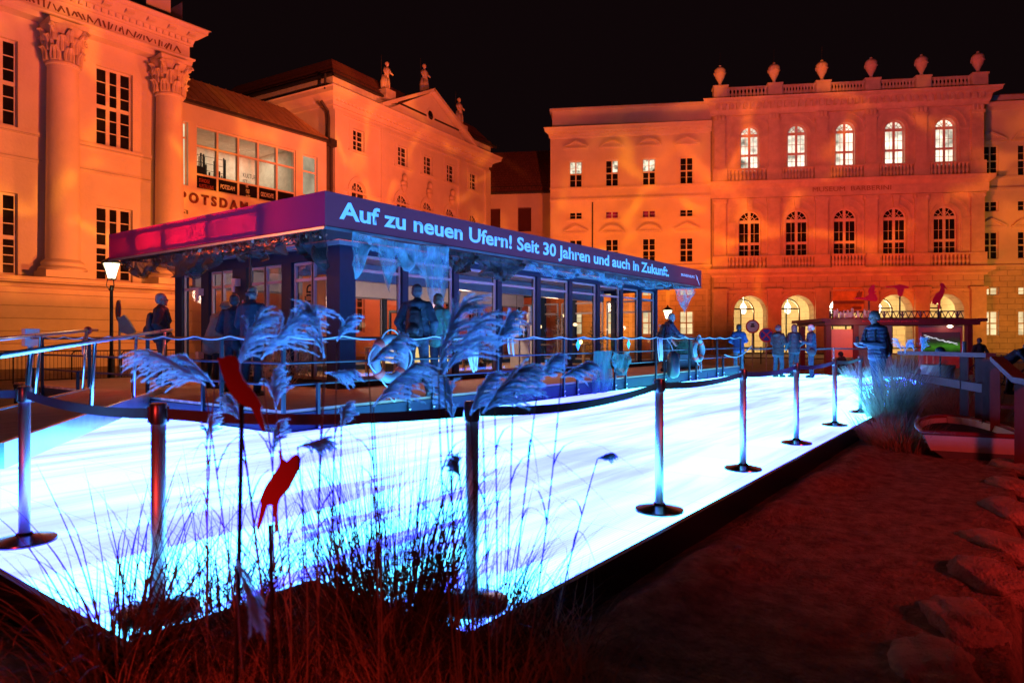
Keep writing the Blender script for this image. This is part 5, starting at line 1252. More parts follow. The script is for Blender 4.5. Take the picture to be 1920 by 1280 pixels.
tag(MB().box(-.13,.13,-.1,.1,-.14,.22).lathe([(.06,-.14),(.05,-.5),(.02,-.6)], n=8).build('junction_box', mat('pale_plastic_box', (.65,.66,.7), .4), None, bevel=.01, M=Matrix.Translation((DX0-.02, DY0+LY-.1, DZ+.93))), 'pale cable box on the left end of the deck railing', 'box')

# crowd control barriers behind the deck at the left
def crowd_barrier(px, d, rz, lbl, proto=[None]):
    p = atd(px, 650, d)
    if proto[0] is None:
        o = thing('crowd_barrier', lbl, 'barrier', (p.x, p.y, 0), rz, 'crowd barriers')
        f = MB(); c_ = [(-1.2,.12),(-1.2,1.0),(-1.1,1.1),(1.1,1.1),(1.2,1.0),(1.2,.12)]
        f.tube([(x,0,z) for x, z in c_], .02, 8); f.tube([(-1.2,0,.2),(1.2,0,.2)], .016, 6); f.build('frame', steelblue, o)
        g_ = MB(); [g_.tube([(-1.1+i*.115,0,.2),(-1.1+i*.115,0,1.1)], .007, 4) for i in range(20)]; g_.build('bar_infill', steelblue, o)
        for x in (-.9, .9): MB().box(x-.02, x+.02, -.3, .3, .0, .05).box(x-.015,x+.015,-.015,.015,.05,.2).build('foot', steelblue, o)
        proto[0] = o
    else: o = dup(proto[0], (p.x, p.y, 0), rz, lbl)
for i in range(4): crowd_barrier((-10, 105, 205, 290)[i], 21+i*.6, rad(4+3*i), ('first','second','third','fourth')[i]+' crowd barrier from the left edge, in front of the town hall')
p = [at(x, y, 0) for x, y in ((105, 716), (128, 712), (200, 700))]
# low plaza steel fence between
fz = thing('plaza_fence', 'far thin steel rail fence in front of the arcade', 'fence')
b = MB(); a_, c_ = atd(1395, 650, 40), atd(1560, 650, 38)
for zz in (.35, .65, .95): b.tube([(a_.x,a_.y,zz),(c_.x,c_.y,zz)], .025, 5)
b.build('rail', darkmetal, fz)
for i in range(6):
    q = a_+(c_-a_)*i/5; MB().box(q.x-.03,q.x+.03,q.y-.03,q.y+.03,0,1.0).build('post', darkmetal, fz)

# ------------------------------------------------------------------ display pavilion on the right with red birds
KA = MA+rad(4); r_ = ray(1548)*28.5; FK = Fac(r_.x, r_.y, KA); KZ = lambda y: FK.z(1690, y)
kk = FK.root('display_kiosk', 'dark red open display shelter with flat roof and truss below the red birds', 'kiosk')
kw = FK.u(1828); kred = mat('oxblood_paint', (.14,.025,.03), .5, var=.15)
b = MB(); b.box(-.1, kw+.1, -.2, 3.2, KZ(609), KZ(597.5)); b.box(-.3, .0, -.35, 3.3, KZ(603), KZ(597)); b.box(kw, kw+.3, -.35, 3.3, KZ(603), KZ(597)); b.build('roof', kred, kk)
for px in (1552, 1603, 1816): 
    u_ = FK.u(px); MB().box(u_-.1, u_+.1, -.12, .12, 0, KZ(609.4)).build('post', kred, kk); MB().box(u_-.1, u_+.1, 2.9, 3.1, 0, KZ(609.4)).build('post', kred, kk)
lettering('lettering', 'Barrierefreie, freundliche und gastliche Ufer', mat('sign_lettering_red', (.75,.04,.06), .5), kk, FK.u(1613), FK.u(1718), KZ(604.5), KZ(600.5), -.205, .004, .02)
b = MB(); truss(b, (FK.u(1560), .2, KZ(596)), (FK.u(1812), .2, KZ(596)), .28, 22, .018); b.build('roof_truss', darkmetal, kk)
b = MB(); b.box(FK.u(1555), FK.u(1600), -.02, .02, KZ(670), KZ(617)); b.build('orange_panel', mat('orange_panel', (.85,.28,.16), .6, var=.04), kk)
b = MB(); b.box(FK.u(1607), FK.u(1672), -.02, .02, KZ(690), KZ(610)); b.build('grey_panel', mat('grey_panel', (.16,.15,.15), .5), kk)
b = MB(); b.box(FK.u(1730), FK.u(1813), .3, .36, KZ(690), KZ(610)); b.build('picture_frame', mat('pink_frame', (.55,.16,.16), .5), kk)
pm_ = bpy.data.materials.new('riverside_print'); pm_.use_nodes = True; nt = pm_.node_tree; n = nt.nodes; k = nt.links
bs = n['Principled BSDF']; tc = n.new('ShaderNodeTexCoord'); nz = n.new('ShaderNodeTexNoise'); nz.inputs['Scale'].default_value = 3; nz.inputs['Detail'].default_value = 6; k.new(tc.outputs['Object'], nz.inputs[0])
gr = n.new('ShaderNodeSeparateXYZ'); k.new(tc.outputs['Generated'], gr.inputs[0])
ad = n.new('ShaderNodeMath'); ad.operation = 'MULTIPLY_ADD'; ad.inputs[1].default_value = .35; k.new(nz.outputs[0], ad.inputs[0]); k.new(gr.outputs[2], ad.inputs[2])
rp = n.new('ShaderNodeValToRGB'); k.new(ad.outputs[0], rp.inputs[0]); e = rp.color_ramp.elements; e[0].position = .2; e[0].color = (.01,.05,.01,1); e[1].position = .95; e[1].color = (.05,.015,.03,1)
x_ = e.new(.45); x_.color = (.06,.35,.02,1); x_ = e.new(.68); x_.color = (.02,.05,.02,1)
k.new(rp.outputs[0], bs.inputs['Base Color']); k.new(rp.outputs[0], bs.inputs['Emission Color']); bs.inputs['Emission Strength'].default_value = .5
b = MB(); b.box(FK.u(1735), FK.u(1807), .26, .29, KZ(660), KZ(622.5)); po = b.build('screen', pm_, kk)
b = MB(); rr = random.Random(2)
for i in range(46): 
    f = i/46; u_ = FK.u(1738)+f*(FK.u(1800)-FK.u(1738)); zz = KZ(630)+(KZ(646)-KZ(630))*f+rr.uniform(-.03,.03); b.box(u_, u_+.09, .25, .255, zz, zz+.025)
b.build('reed_print', glow('white_reed', (.8,.8,.9), .8), po)
b = MB(); b.ellip((FK.u(1780), -.05, KZ(612)), (.12,.06,.05)); b.build('spotlight', glow('kiosk_spot', (1,.75,.5), 10, 1, .9, 1.1), kk)
b = MB(); rr = random.Random(8)
for i in range(40): u_ = FK.u(1562)+rr.random()*(FK.u(1632)-FK.u(1562)); b.box(u_, u_+rr.uniform(.03,.12), .05, .1, KZ(596.5), KZ(596.5)+rr.uniform(.1,.42))
b.build('reed_edging', mat('straw_edging', (.75,.55,.42), .7), kk)
l = bpy.data.lights.new('kiosk_light', 'POINT'); l.energy = 30; l.color = (1,.4,.25); l.shadow_soft_size = .1
o = bpy.data.objects.new('kiosk_light', l); COL.objects.link(o); o.location = FK.P+FK.d*(FK.u(1600))+FK.n*(-1.2)+Vector((0,0,2.0))

redbird = mat('signal_red_board', (.80,.012,.03), .5, var=.04)
def cutout(name, pts_px, d, lbl, cat='bird figure', th=.03, pole=None, group='red bird silhouettes', tilt=0.0):
    W_ = [atd(px, py, d) for px, py in pts_px]
    c = sum(W_, Vector())/len(W_)
    o = thing(name, lbl, cat, (c.x, c.y, 0), ANG-PI/2+tilt, group)
    M2 = Matrix.Rotation(-(ANG-PI/2), 3, 'Z')
    loc = [M2 @ (w-Vector((c.x, c.y, 0))) for w in W_]
    poly = [(p.x, p.z) for p in loc]
    a = sum(poly[i][0]*poly[(i+1) % len(poly)][1]-poly[(i+1) % len(poly)][0]*poly[i][1] for i in range(len(poly)))
    if a < 0: poly = poly[::-1]
    MB().prism(poly, -th/2, th/2).build('silhouette', redbird, o)
    if pole:
        q = [M2 @ (atd(px, py, d)-Vector((c.x, c.y, 0))) for px, py in pole]; q = [(p.x, th, p.z) for p in q]
        MB().tube(q, pole_r, 8).build('pole', blackm, o)
    return o
def zz4(l): return [(1540+x/5.82, 520+y/5.82) for x, y in l]
pole_r = .03; kd = 28.5
cutout('flying_goose', zz4([(355,225),(360,235),(440,240),(520,255),(600,260),(615,235),(600,200),(600,185),(575,180),(605,150),(580,150),(583,90),(575,78),(545,85),(525,120),(510,150),(520,185),(500,200),(470,220),(420,215)]), kd, 'left red goose silhouette with raised wings above the display shelter', pole=[(1630,564),(1630,598)])
cutout('flying_goose', zz4([(700,95),(710,110),(800,110),(830,130),(835,190),(860,210),(880,205),(905,120),(950,120),(955,100),(900,85),(850,75),(820,85),(760,95)]), kd-.6, 'middle red goose silhouette with spread wings above the display shelter', pole=[(1688,556),(1688,598)])
cutout('stork', zz4([(1310,58),(1335,70),(1372,130),(1338,108),(1345,150),(1325,210),(1300,250),(1290,350),(1275,350),(1275,270),(1240,300),(1228,284),(1210,290),(1215,240),(1250,180),(1290,150),(1305,110),(1295,80)]), kd-1.2, 'red stork silhouette standing at the right above the display shelter', pole=[(1760,570),(1760,598)])
def zz6(l): return [(380+x/3.367, 640+y/3.367) for x, y in l]
pole_r = .007
cutout('perched_bird', zz6([(95,105),(105,135),(120,190),(150,270),(170,310),(215,370),(255,400),(305,415),(335,470),(365,540),(385,575),(398,570),(388,510),(368,440),(375,405),(345,350),(300,290),(260,240),(237,190),(238,140),(210,97),(170,88),(135,100)]), 2.0, 'larger red perched bird silhouette on a rod, leaning right above the grasses', th=.008, pole=[(452,745),(447,1000),(438,1340)])
cutout('perched_bird', zz6([(600,715),(620,740),(612,800),(575,870),(545,930),(490,990),(475,1030),(470,1120),(480,1190),(455,1215),(455,1110),(440,1030),(410,1030),(390,1090),(370,1150),(355,1190),(340,1180),(355,1110),(370,1030),(365,990),(400,910),(440,850),(480,790),(490,760),(480,690),(495,680),(505,740),(530,760),(560,730),(580,715)]), 2.25, 'smaller red bird silhouette with two legs, low in the grasses', th=.008, pole=[(505,985),(508,1100),(505,1330)])

# ------------------------------------------------------------------ rowing boat
bt = thing('rowing_boat', 'small white dinghy with red gunwale and grey bottom lying on the sand', 'boat', (0,0,0))
def boatpt(s_, side, k):   # s_: 0 transom .. 1 bow
    a = Vector(at(1828, 865, .12)); ax_ = Vector((math.cos(rad(13)), math.sin(rad(13)), 0)); sd = Vector((math.sin(rad(13)), -math.cos(rad(13)), 0))
    L_ = 1.75; w = .48*(1-s_**2.6)**.6*(1-.0*s_) if s_ < 1 else 0
    rise = .07*s_**2
    prof = {0: (.0, .0), 1: (.62, .02), 2: (.84, .10), 3: (1.0, .29+rise*.5), 4: (1.06, .30+rise*.5)}[k]
    bow = L_*s_-(.30*(1-prof[1]/.42)*s_**3)
    return a+ax_*bow+sd*(side*w*prof[0])+Vector((0,0,prof[1]+(rise*.6 if k < 3 else 0)))
NS = 16
def hull(k0, k1, name, m_, both=True, th=0):
    b = MB()
    for side in (-1, 1):
        for i in range(NS):
            s0, s1 = i/NS, (i+1)/NS
            for k in range(k0, k1): b.add([boatpt(s0,side,k), boatpt(s1,side,k), boatpt(s1,side,k+1), boatpt(s0,side,k+1)], [(0,1,2,3)])
    return b
white_gel = mat('white_gelcoat', (.75,.68,.62), .4, var=.08)
b = hull(2, 3, '', None); b.add([boatpt(0,-1,2), boatpt(0,1,2), boatpt(0,1,3), boatpt(0,-1,3)], [(0,1,2,3)]); ho = b.build('hull', white_gel, bt)
so = ho.modifiers.new('solid', 'SOLIDIFY'); so.thickness = .02
b = hull(0, 2, '', None); b.add([boatpt(0,-1,0), boatpt(0,-1,1), boatpt(0,-1,2), boatpt(0,1,2), boatpt(0,1,1), boatpt(0,1,0)], [(0,1,2,3,4,5)]); b.build('bottom', mat('grey_antifouling', (.16,.13,.13), .7), bt)
b = MB(); ring_ = [boatpt(0, -1, 4)]+[boatpt(i/NS, -1, 4) for i in range(1, NS+1)]+[boatpt(i/NS, 1, 4) for i in range(NS-1, -1, -1)]
b.tube(ring_, .028, 8, closed=True); b.build('gunwale', mat('red_rubber', (.30,.03,.03), .25), bt, smooth=True)
b = MB(); li = [boatpt(i/NS, -1, 3)*1.0-Vector((0,0,.07)) for i in range(NS+1)]+[boatpt(i/NS, 1, 3)-Vector((0,0,.07)) for i in range(NS-1, -1, -1)]; cen = sum(li, Vector())/len(li); b.add([cen+(q-cen)*.95 for q in li], [tuple(range(2*NS+1))]); b.build('dark_inside', mat('black_boat_inside', (.006,.004,.004), .9), bt)  # black sheet added below the rim so the boat's inside reads dark
b = MB(); b.add([boatpt(i/NS, -1, 2)+Vector((0,0,.02)) for i in range(NS+1)]+[boatpt(i/NS, 1, 2)+Vector((0,0,.02)) for i in range(NS-1, -1, -1)], [tuple(range(2*NS+1))]); b.build('floor', mat('dark_bilge', (.03,.02,.02), .6), bt)

# ------------------------------------------------------------------ sand bags along the bed
def blob(name, loc, r, rz, m_, lbl, cat, group, seed, amp=.2, sq=.75):
    b = MB(); nu, nv = 40, 26; vs = []
    for j in range(nv+1):
        th = PI*j/nv
        for i in range(nu):
            a = 2*PI*i/nu; d = Vector((math.sin(th)*math.cos(a), math.sin(th)*math.sin(a), math.cos(th)))
            q = Vector([math.copysign(abs(c)**sq, c) for c in d]); s_ = 1+amp*noise.noise(d*1.6+Vector((seed,0,0)))+.10*noise.noise(d*4+Vector((0,seed,0)))+.05*noise.noise(d*11+Vector((0,seed,0)))
            vs.append((q.x*r[0]*s_, q.y*r[1]*s_, q.z*r[2]*s_))
    b.add(vs, [(j*nu+i, (j+1)*nu+i, (j+1)*nu+(i+1) % nu, j*nu+(i+1) % nu) for j in range(nv) for i in range(nu)])
    o = b.build(name, m_, None, smooth=True); o.location = loc; o.rotation_euler = (0, 0, rz); return tag(o, lbl, cat, group)
sackm = mat('jute_sack', (.62,.42,.30), .95, var=.25, vscale=7, bump=.02, bscale=60)
ords = ['nearest', 'second nearest', 'third', 'fourth', 'fifth', 'sixth', 'seventh', 'eighth', 'ninth']
for i, (px, py, sx, sy, sz) in enumerate(((1745,1262,.30,.18,.10),(1795,1175,.28,.17,.12),(1845,1095,.27,.19,.14),(1868,1030,.30,.18,.11),(1885,965,.32,.2,.12),(1890,915,.3,.18,.10),(1900,880,.3,.18,.1))):
    p = at(px, py, .12); blob('sandbag', (p.x, p.y-.02, .14), (sx*.85, sy*.85, sz*.75), rad(10+13*i % 40), sackm, ords[i]+' jute sandbag in the row edging the sand, counted from the picture bottom', 'sandbag', 'sandbags edging the sand bed', i*1.7, .25)

# ------------------------------------------------------------------ wooden handrail at the right
pw = mat('worn_reddish_timber', (.15,.035,.03), .8, var=.2, vscale=3, bump=.004, stretch=(4,4,1))
wr = thing('timber_railing', 'weathered timber railing with sloping handrail at the right picture edge', 'railing')
def W2(px, py, d): return atd(px, py, d)
b = MB(); b.beam(W2(1690,661,11.5), W2(1858,666,8.6), .12, .06); b.build('rail', pw, wr)
b = MB(); b.beam(W2(1700,703,11.3), W2(1845,728,8.7), .05, .11); b.build('rail', pw, wr)
b = MB(); b.beam(W2(1868,672,8.4), W2(1912,712,7.1), .13, .06); b.beam(W2(1912,712,7.1), W2(1960,720,6.4), .13, .06); b.build('rail', pw, wr)
for px, d, py in ((1850,8.65,668),(1866,8.4,672),(1913,7.1,714),(1808,9.3,664),(1837,8.9,668)):
    p = W2(px, py, d); MB().box(p.x-.05, p.x+.05, p.y-.05, p.y+.05, .0, p.z-.03).build('post', pw, wr)
b = MB(); q0_, q1_ = W2(1840,722,8.9), W2(1935,745,7.0)
for i in range(6): b.beam((q0_.x+.1, q0_.y-.15-.35*i, .62-.09*i), (q1_.x+2.0, q1_.y-.1-.35*i, .62-.09*i), .3, .04)
b.build('step', pw, wr)
p = atd(1808, 640, 14.5); tag(MB().tube([(p.x,p.y,0),(p.x,p.y,p.z)], .04, 10).build('bollard', chrome, None, smooth=True), 'tall slim steel pole behind the timber railing', 'pole')
p = atd(1758, 690, 17); tag(MB().lathe([(.22,0),(.33,.45),(.36,.72),(.38,.76),(.38,.84),(.33,.84),(.32,.7)], (p.x,p.y,0), 20).build('plant_pot', mat('terracotta', (.40,.14,.08), .8), None, auto=40), 'large terracotta pot in front of the landscape picture', 'pot')
p = atd(1763, 658, 16.5); tag(MB().ellip((p.x,p.y,p.z), (.11,.11,.11), nu=16, nv=10).tube([(p.x,p.y,0),(p.x,p.y,p.z)], .02, 6).build('round_bollard', blackm, None, smooth=True), 'black ball topped post in front of the landscape picture', 'post')

# bicycles far right
def bicycle(px, d, rz, lbl, proto=[None]):
    p = atd(px, 650, d)
    if proto[0]: return dup(proto[0], (p.x, p.y, 0), rz, lbl)
    o = thing('bicycle', lbl, 'bicycle', (p.x, p.y, 0), rz, 'parked bicycles')
    for x in (-.52, .52):
        w = MB(); w.tube([(x+.33*math.cos(2*PI*i/28), 0, .34+.33*math.sin(2*PI*i/28)) for i in range(28)], .018, 6, closed=True).build('wheel', blackm, o)
        s = MB(); [s.tube([(x,0,.34),(x+.32*math.cos(2*PI*i/12),0,.34+.32*math.sin(2*PI*i/12))], .003, 3) for i in range(12)]; s.build('spokes', chrome, [c for c in o.children][-1])
    f = MB(); bb = (-.05,0,.3); st = (-.18,0,.78); hd = (.36,0,.80)
    for a, b_ in ((bb, st), (bb, (.38,0,.68)), (st, hd), (bb, (-.52,0,.34)), (st, (-.52,0,.34)), (hd, (.40,0,.62)), ((.40,0,.62), (.52,0,.34)), (st, (-.21,0,.92)), (hd, (.33,0,.98))): f.tube([a, b_], .016, 6)
    f.build('frame', mat('bike_paint', (.05,.05,.06), .3), o)
    MB().ellip((-.21,0,.95), (.13,.07,.035)).build('saddle', blackm, o, smooth=True)
    MB().tube([(.27,-.28,1.0),(.35,-.2,1.02),(.35,.2,1.02),(.27,.28,1.0)], .013, 6).build('handlebar', blackm, o)
    proto[0] = o; return o
bicycle(1898, 20, rad(-75), 'bicycle parked at the far right edge before the yellow wing'); bicycle(1860, 21.5, rad(-45), 'bicycle parked behind the stooping person')

# ------------------------------------------------------------------ people
skin = mat('skin', (.24,.13,.09), .55, var=.06)
def remesh(mb, vox, name, m_, parent, disp=None, sm=4):
    me = bpy.data.meshes.new(name); me.from_pydata(mb.v, [], mb.f); me.update()
    bm = bmesh.new(); bm.from_mesh(me); bmesh.ops.recalc_face_normals(bm, faces=bm.faces[:]); bm.to_mesh(me); bm.free()
    o = bpy.data.objects.new(name, me); COL.objects.link(o)
    md = o.modifiers.new('r', 'REMESH'); md.mode = 'VOXEL'; md.voxel_size = vox; md.adaptivity = 0
    if sm: s_ = o.modifiers.new('s', 'SMOOTH'); s_.factor = .5; s_.iterations = sm
    dg = bpy.context.evaluated_depsgraph_get(); m2 = bpy.data.meshes.new_from_object(o.evaluated_get(dg))
    o.modifiers.clear(); o.data = m2; bpy.data.meshes.remove(me)
    if disp:
        nm_ = [v.normal.copy() for v in m2.vertices]
        for v, n_ in zip(m2.vertices, nm_): v.co += n_*disp(v.co)
    m2.materials.clear(); m2.materials.append(m_)
    m2.polygons.foreach_set('use_smooth', [True]*len(m2.polygons))
    if parent is not None: o.parent = parent
    return o
def cap(mb, a, b, r0, r1, n=12):
    a, b = Vector(a), Vector(b); mb.tube([a, a+(b-a)*.5, b], [r0, (r0+r1)/2, r1], n)
    mb.ellip(a, (r0*.995,)*3, nu=n, nv=8); mb.ellip(b, (r1*.995,)*3, nu=n, nv=8)
def shade(c, **k):
    c = tuple(x*.30 for x in c)
    return mat('cloth_%03d_%03d_%03d' % tuple(int(x*999) for x in c), c, k.get('rough', .8), var=.15, vscale=6, bump=.004, bscale=50)
def person(loc, face, H, lbl, jacket, trous, hair=(.05,.035,.03), pose=None, puffer=0, pack=None, hairlen=0, bald=False, hood=False, coat=0.0, shoes=(.03,.03,.03), bagl=None, phone=False, hat=None, group=None, beard=False):
    o = thing('person', lbl, 'person', loc, face+PI/2, group)
    k_ = H/1.76; P_ = dict(lean=0.0, twist=0, el=(-.30,.03,1.16), er=(.30,.03,1.16), wl=(-.30,-.10,.92), wr=(.30,-.10,.92), kl=(-.11,-.02,.50), kr=(.11,-.02,.50), al=(-.12,.03,.09), ar=(.12,.03,.09), head=(0,-.02), hip=.93, nod=0)
    P_.update(pose or {}); ln = P_['lean']
    def T(p):      # lean the upper body forward (-y) about the hips
        p = Vector(p); hz_ = P_['hip']; q = p-Vector((0,0,hz_)); c, s = math.cos(ln), math.sin(ln)
        return (Vector((q.x, q.y*c-q.z*s, q.z*c+q.y*s))+Vector((P_.get('hx',0),P_.get('hy',0),hz_)))
    V = lambda p: Vector(p)
    hip = P_['hip']; hy = P_.get('hy', 0)
    B = MB()
    # trunk, limbs
    for (z0, z1, a, b_) in ((hip-.02, hip+.12, .155, .14), (hip+.12, hip+.32, .14, .16), (hip+.32, hip+.46, .165, .15)):
        p0, p1 = T((0,0,z0)), T((0,0,z1)); 
        for q in range(3): f = q/2; p = p0+(p1-p0)*f; r = a+(b_-a)*f; B.ellip(p, (r, r*.68, .10))
    shl, shr = T((-.175,0,hip+.49)), T((.175,0,hip+.49)); nk = T((0,0,hip+.55)); 
    hdp = T((P_['head'][0], P_['head'][1], hip+.72)) 
    cap(B, shl, T((0,0,hip+.5)), .06, .08); cap(B, shr, T((0,0,hip+.5)), .06, .08); cap(B, nk, hdp-Vector((0,0,.05)), .058, .052)
    el, er, wl_, wr_ = (V(P_[x]) for x in ('el','er','wl','wr'))
    cap(B, shl, el, .048, .04); cap(B, el, wl_, .04, .027); cap(B, shr, er, .048, .04); cap(B, er, wr_, .04, .027)
    hl, hr = V((-.095, hy, hip-.03)), V((.095, hy, hip-.03)); kl, kr, al, ar = (V(P_[x]) for x in ('kl','kr','al','ar'))
    cap(B, hl, kl, .08, .052); cap(B, kl, al, .052, .036); cap(B, hr, kr, .08, .052); cap(B, kr, ar, .052, .036)
    # head with face
    hz_ = hdp; yaw = P_.get('yaw', 0); R3 = Matrix.Rotation(yaw, 3, 'Z') @ Matrix.Rotation(P_['nod'], 3, 'X')
    h_ = lambda x, y, z: hz_+R3@Vector((x, y, z))
    B.ellip(h_(0,.012,.03), (.075,.095,.095), R3, 16, 10); B.ellip(h_(0,-.02,-.035), (.058,.07,.075), R3, 14, 9)
    B.ellip(h_(0,-.094,-.005), (.013,.022,.026), R3); B.ellip(h_(0,-.082,-.055), (.026,.016,.012), R3); B.ellip(h_(0,-.072,-.098), (.024,.02,.018), R3)
    for s_ in (-1, 1): B.ellip(h_(s_*.078,.012,-.005), (.012,.02,.032), R3); B.ellip(h_(s_*.03,-.083,.018), (.02,.012,.008), R3)
    # hands
    for wrp, elp, sd in ((wl_, el, -1), (wr_, er, 1)):
        d = (wrp-elp).normalized(); side = d.cross(Vector((0,0,1))); side = side.normalized() if side.length > .1 else Vector((1,0,0)); up_ = side.cross(d)
        B.ellip(wrp+d*.05, (.036,.036,.036)); palm = wrp+d*.05; across = side if abs(side.x) < .5 else Vector((0,1,0))
        across = (Vector((0,1,0))-d*d.y).normalized() if abs(d.y) < .8 else (Vector((1,0,0))-d*d.x).normalized()
        nrm_ = d.cross(across)
        for q in range(4):
            st = palm+d*.02+across*(.026-.017*q); c1 = st+d*(.035-.004*abs(q-1.3)); c2 = c1+(d*.6+nrm_*sd*-.7).normalized()*.028; cap(B, st, c1, .010, .009, 6); cap(B, c1, c2, .009, .008, 6)
        st = palm-d*.02+across*.03; cap(B, st, st+(across*.8+d*.6).normalized()*.045, .012, .009, 6)
    body = remesh(B, .0085, 'body', skin, o, sm=2)
    # eyes
    e_ = MB(); 
    for s_ in (-1, 1): e_.ellip(h_(s_*.03,-.087,.005), (.011,.008,.007), R3, 8, 5)
    e_.build('eyes', mat('eye_dark', (.04,.03,.03), .2), o, smooth=True)
    # trousers
    Tm = MB(); w = .018
    Tm.ellip(V((0,hy,hip-.01)), (.172,.125,.13)); cap(Tm, hl, kl, .096, .070); cap(Tm, kl, al+Vector((0,0,.0)), .070, .062); cap(Tm, hr, kr, .096, .070); cap(Tm, kr, ar, .070, .062)
    fold = lambda c: .006*noise.noise(Vector((c.x*9, c.y*9, c.z*16)))+.004*noise.noise(Vector((c.x*25, c.y*25, c.z*40)))
    remesh(Tm, .013, 'trousers', shade(trous), o, fold)
    # shoes
    for a_ in (al, ar):
        s = MB(); s.ellip((a_.x, a_.y-.06, .045+a_.z-.09), (.048,.135,.048), nu=14); s.ellip((a_.x, a_.y+.03, .075+a_.z-.09), (.046,.06,.055)); s.box(a_.x-.045, a_.x+.045, a_.y-.17, a_.y+.07, a_.z-.09+.002, a_.z-.09+.03)
        remesh(s, .012, 'shoe', shade(shoes, rough=.5), o)
    # jacket
    J = MB(); bl = .05+coat
    for f in [q/16 for q in range(17)]:
        z = hip-bl+(.52+bl)*f; r = (.205 if f < .2 else .19+.012*math.sin(f*3)); r += coat*.15*(1-f); J.ellip(T((0,0,z)) if z > hip else V((0,hy,z)), (r, r*(.74+.0*f), .085))
    J.tube([T((0,0,hip+.0)), T((0,0,hip+.46))], [.16,.15], 16)
    J.tube([V((0,hy,hip-bl)), V((0,hy,hip+.05))], [.17+coat*.1,.17], 16)
    cap(J, shl, el, .085, .068); cap(J, el, wl_-(wl_-el).normalized()*.01, .068, .050); cap(J, shr, er, .085, .068); cap(J, er, wr_-(wr_-er).normalized()*.01, .068, .050)
    cap(J, shl, shr, .082, .082); cap(J, T((0,.01,hip+.50)), T((0,.0,hip+.57)), .10, .078)
    if hood: J.ellip(T((0,.09,hip+.52)), (.13,.085,.08))
    if puffer: dj = lambda c: .008*abs(math.sin(c.z*PI/.075+1.2*noise.noise(c*6)))-.003+.005*noise.noise(c*18)
    else: dj = lambda c: .010*noise.noise(Vector((c.x*8, c.y*8, c.z*13)))+.006*noise.noise(c*22)
    jm = shade(jacket, rough=.5 if puffer else .75); remesh(J, .0125, 'jacket', jm, o, dj)
    # hair or hat
    if hood == 2:
        hh = MB(); hh.ellip(h_(0,.03,.02), (.115,.125,.135), R3, 16, 10); remesh(hh, .012, 'hood', jm, o)
    elif hat: 
        hh = MB(); hh.ellip(h_(0,.012,.06), (.088,.108,.085), R3, 16, 10); hh.tube([h_(.088*math.cos(a), .012+.106*math.sin(a), .045) for a in [2*PI*i/20 for i in range(20)]], .014, 8, closed=True); remesh(hh, .01, 'hat', shade(hat), o)
    else:
        hh = MB()
        if bald: 
            for s_ in (-1, 1): hh.ellip(h_(s_*.07,.04,-.01), (.018,.055,.04), R3)
            hh.ellip(h_(0,.085,-.02), (.06,.03,.035), R3)
        else:
            hh.ellip(h_(0,.026,.048), (.085,.098,.088), R3, 16, 10); hh.ellip(h_(0,.055,.0), (.082,.072,.085), R3, 14, 9)
            if hairlen: hh.ellip(h_(0,.065,-.09), (.085,.055,.13+hairlen*.3), R3, 14, 9); [hh.ellip(h_(s_*.07,.02,-.07), (.028,.045,.11), R3) for s_ in (-1, 1)]
        remesh(hh, .009, 'hair', mat('hair_%02d' % int(hair[0]*100), hair, .6, bump=.004, bscale=120), o, lambda c: .005*noise.noise(Vector((c.x*60, c.y*60, c.z*10))))
    if pack is not None:
        bp = MB(); 
        for q in range(13): z = .03+.36*q/12; bp.ellip(T((0,.17,hip+z)), (.15-.03*(q/12)**2, .105-.025*(q/12)**2, .09))
        bp.ellip(T((0,.26,hip+.12)), (.11,.05,.10))
        po_ = remesh(bp, .012, 'backpack', shade(pack, rough=.5), o, lambda c: .005*noise.noise(c*15))
        st = MB()
        for s_ in (-1, 1): st.tube([T((s_*.10,.12,hip+.42)), T((s_*.12,.02,hip+.57)), T((s_*.12,-.12,hip+.48)), T((s_*.13,-.16,hip+.32)), T((s_*.15,-.06,hip+.14)), T((s_*.12,.12,hip+.08))], .018, 6)
        st.build('strap', blackm, po_, smooth=True)
    if phone:
        c = (wl_+wr_)/2+Vector((0,-.09,.06)) if phone == 1 else wr_+Vector((0,-.05,.07)); MB().box(c.x-.037, c.x+.037, c.y-.005, c.y+.005, c.z-.075, c.z+.075).build('phone', mat('phone_black', (.01,.01,.012), .15), o)
    if bagl: MB().ellip((.26,.02,hip-.08), (.07,.13,.13)).tube([(.24,0,hip+.02),(.05,-.19,hip+.3),(-.14,-.02,hip+.56)], .012, 6).build('shoulder_bag', shade(bagl), o, smooth=True)
    o.scale = (k_, k_, k_); return o
aR, aL, aA, aC = ANG-PI/2, ANG+PI/2, ANG, ANG+PI
pockets = dict(el=(-.30,.06,1.17), wl=(-.22,-.13,.98), er=(.30,.06,1.17), wr=(.22,-.13,.98))
texting = dict(el=(-.27,-.02,1.16), wl=(-.07,-.27,1.20), er=(.27,-.02,1.16), wr=(.07,-.27,1.20), nod=.35, yaw=0)
person(at(302, 722, DZ), aR+.35, 1.84, 'person with grey hair and a dark backpack standing at the left end of the deck', (.05,.06,.08), (.10,.11,.14), (.25,.22,.2), dict(pockets, kl=(-.11,-.05,.5), al=(-.13,-.06,.09)), pack=(.03,.05,.08))
person(at(398, 728, DZ), aA-.5, 1.70, 'person in a beige coat bending towards the pavilion door', (.55,.42,.32), (.015,.015,.02), (.45,.4,.35), dict(lean=.38, el=(-.30,-.24,1.16), wl=(-.2,-.42,.98), er=(.30,-.24,1.16), wr=(.2,-.42,.98), head=(0,-.05)), coat=.14, hat=(.5,.4,.3))
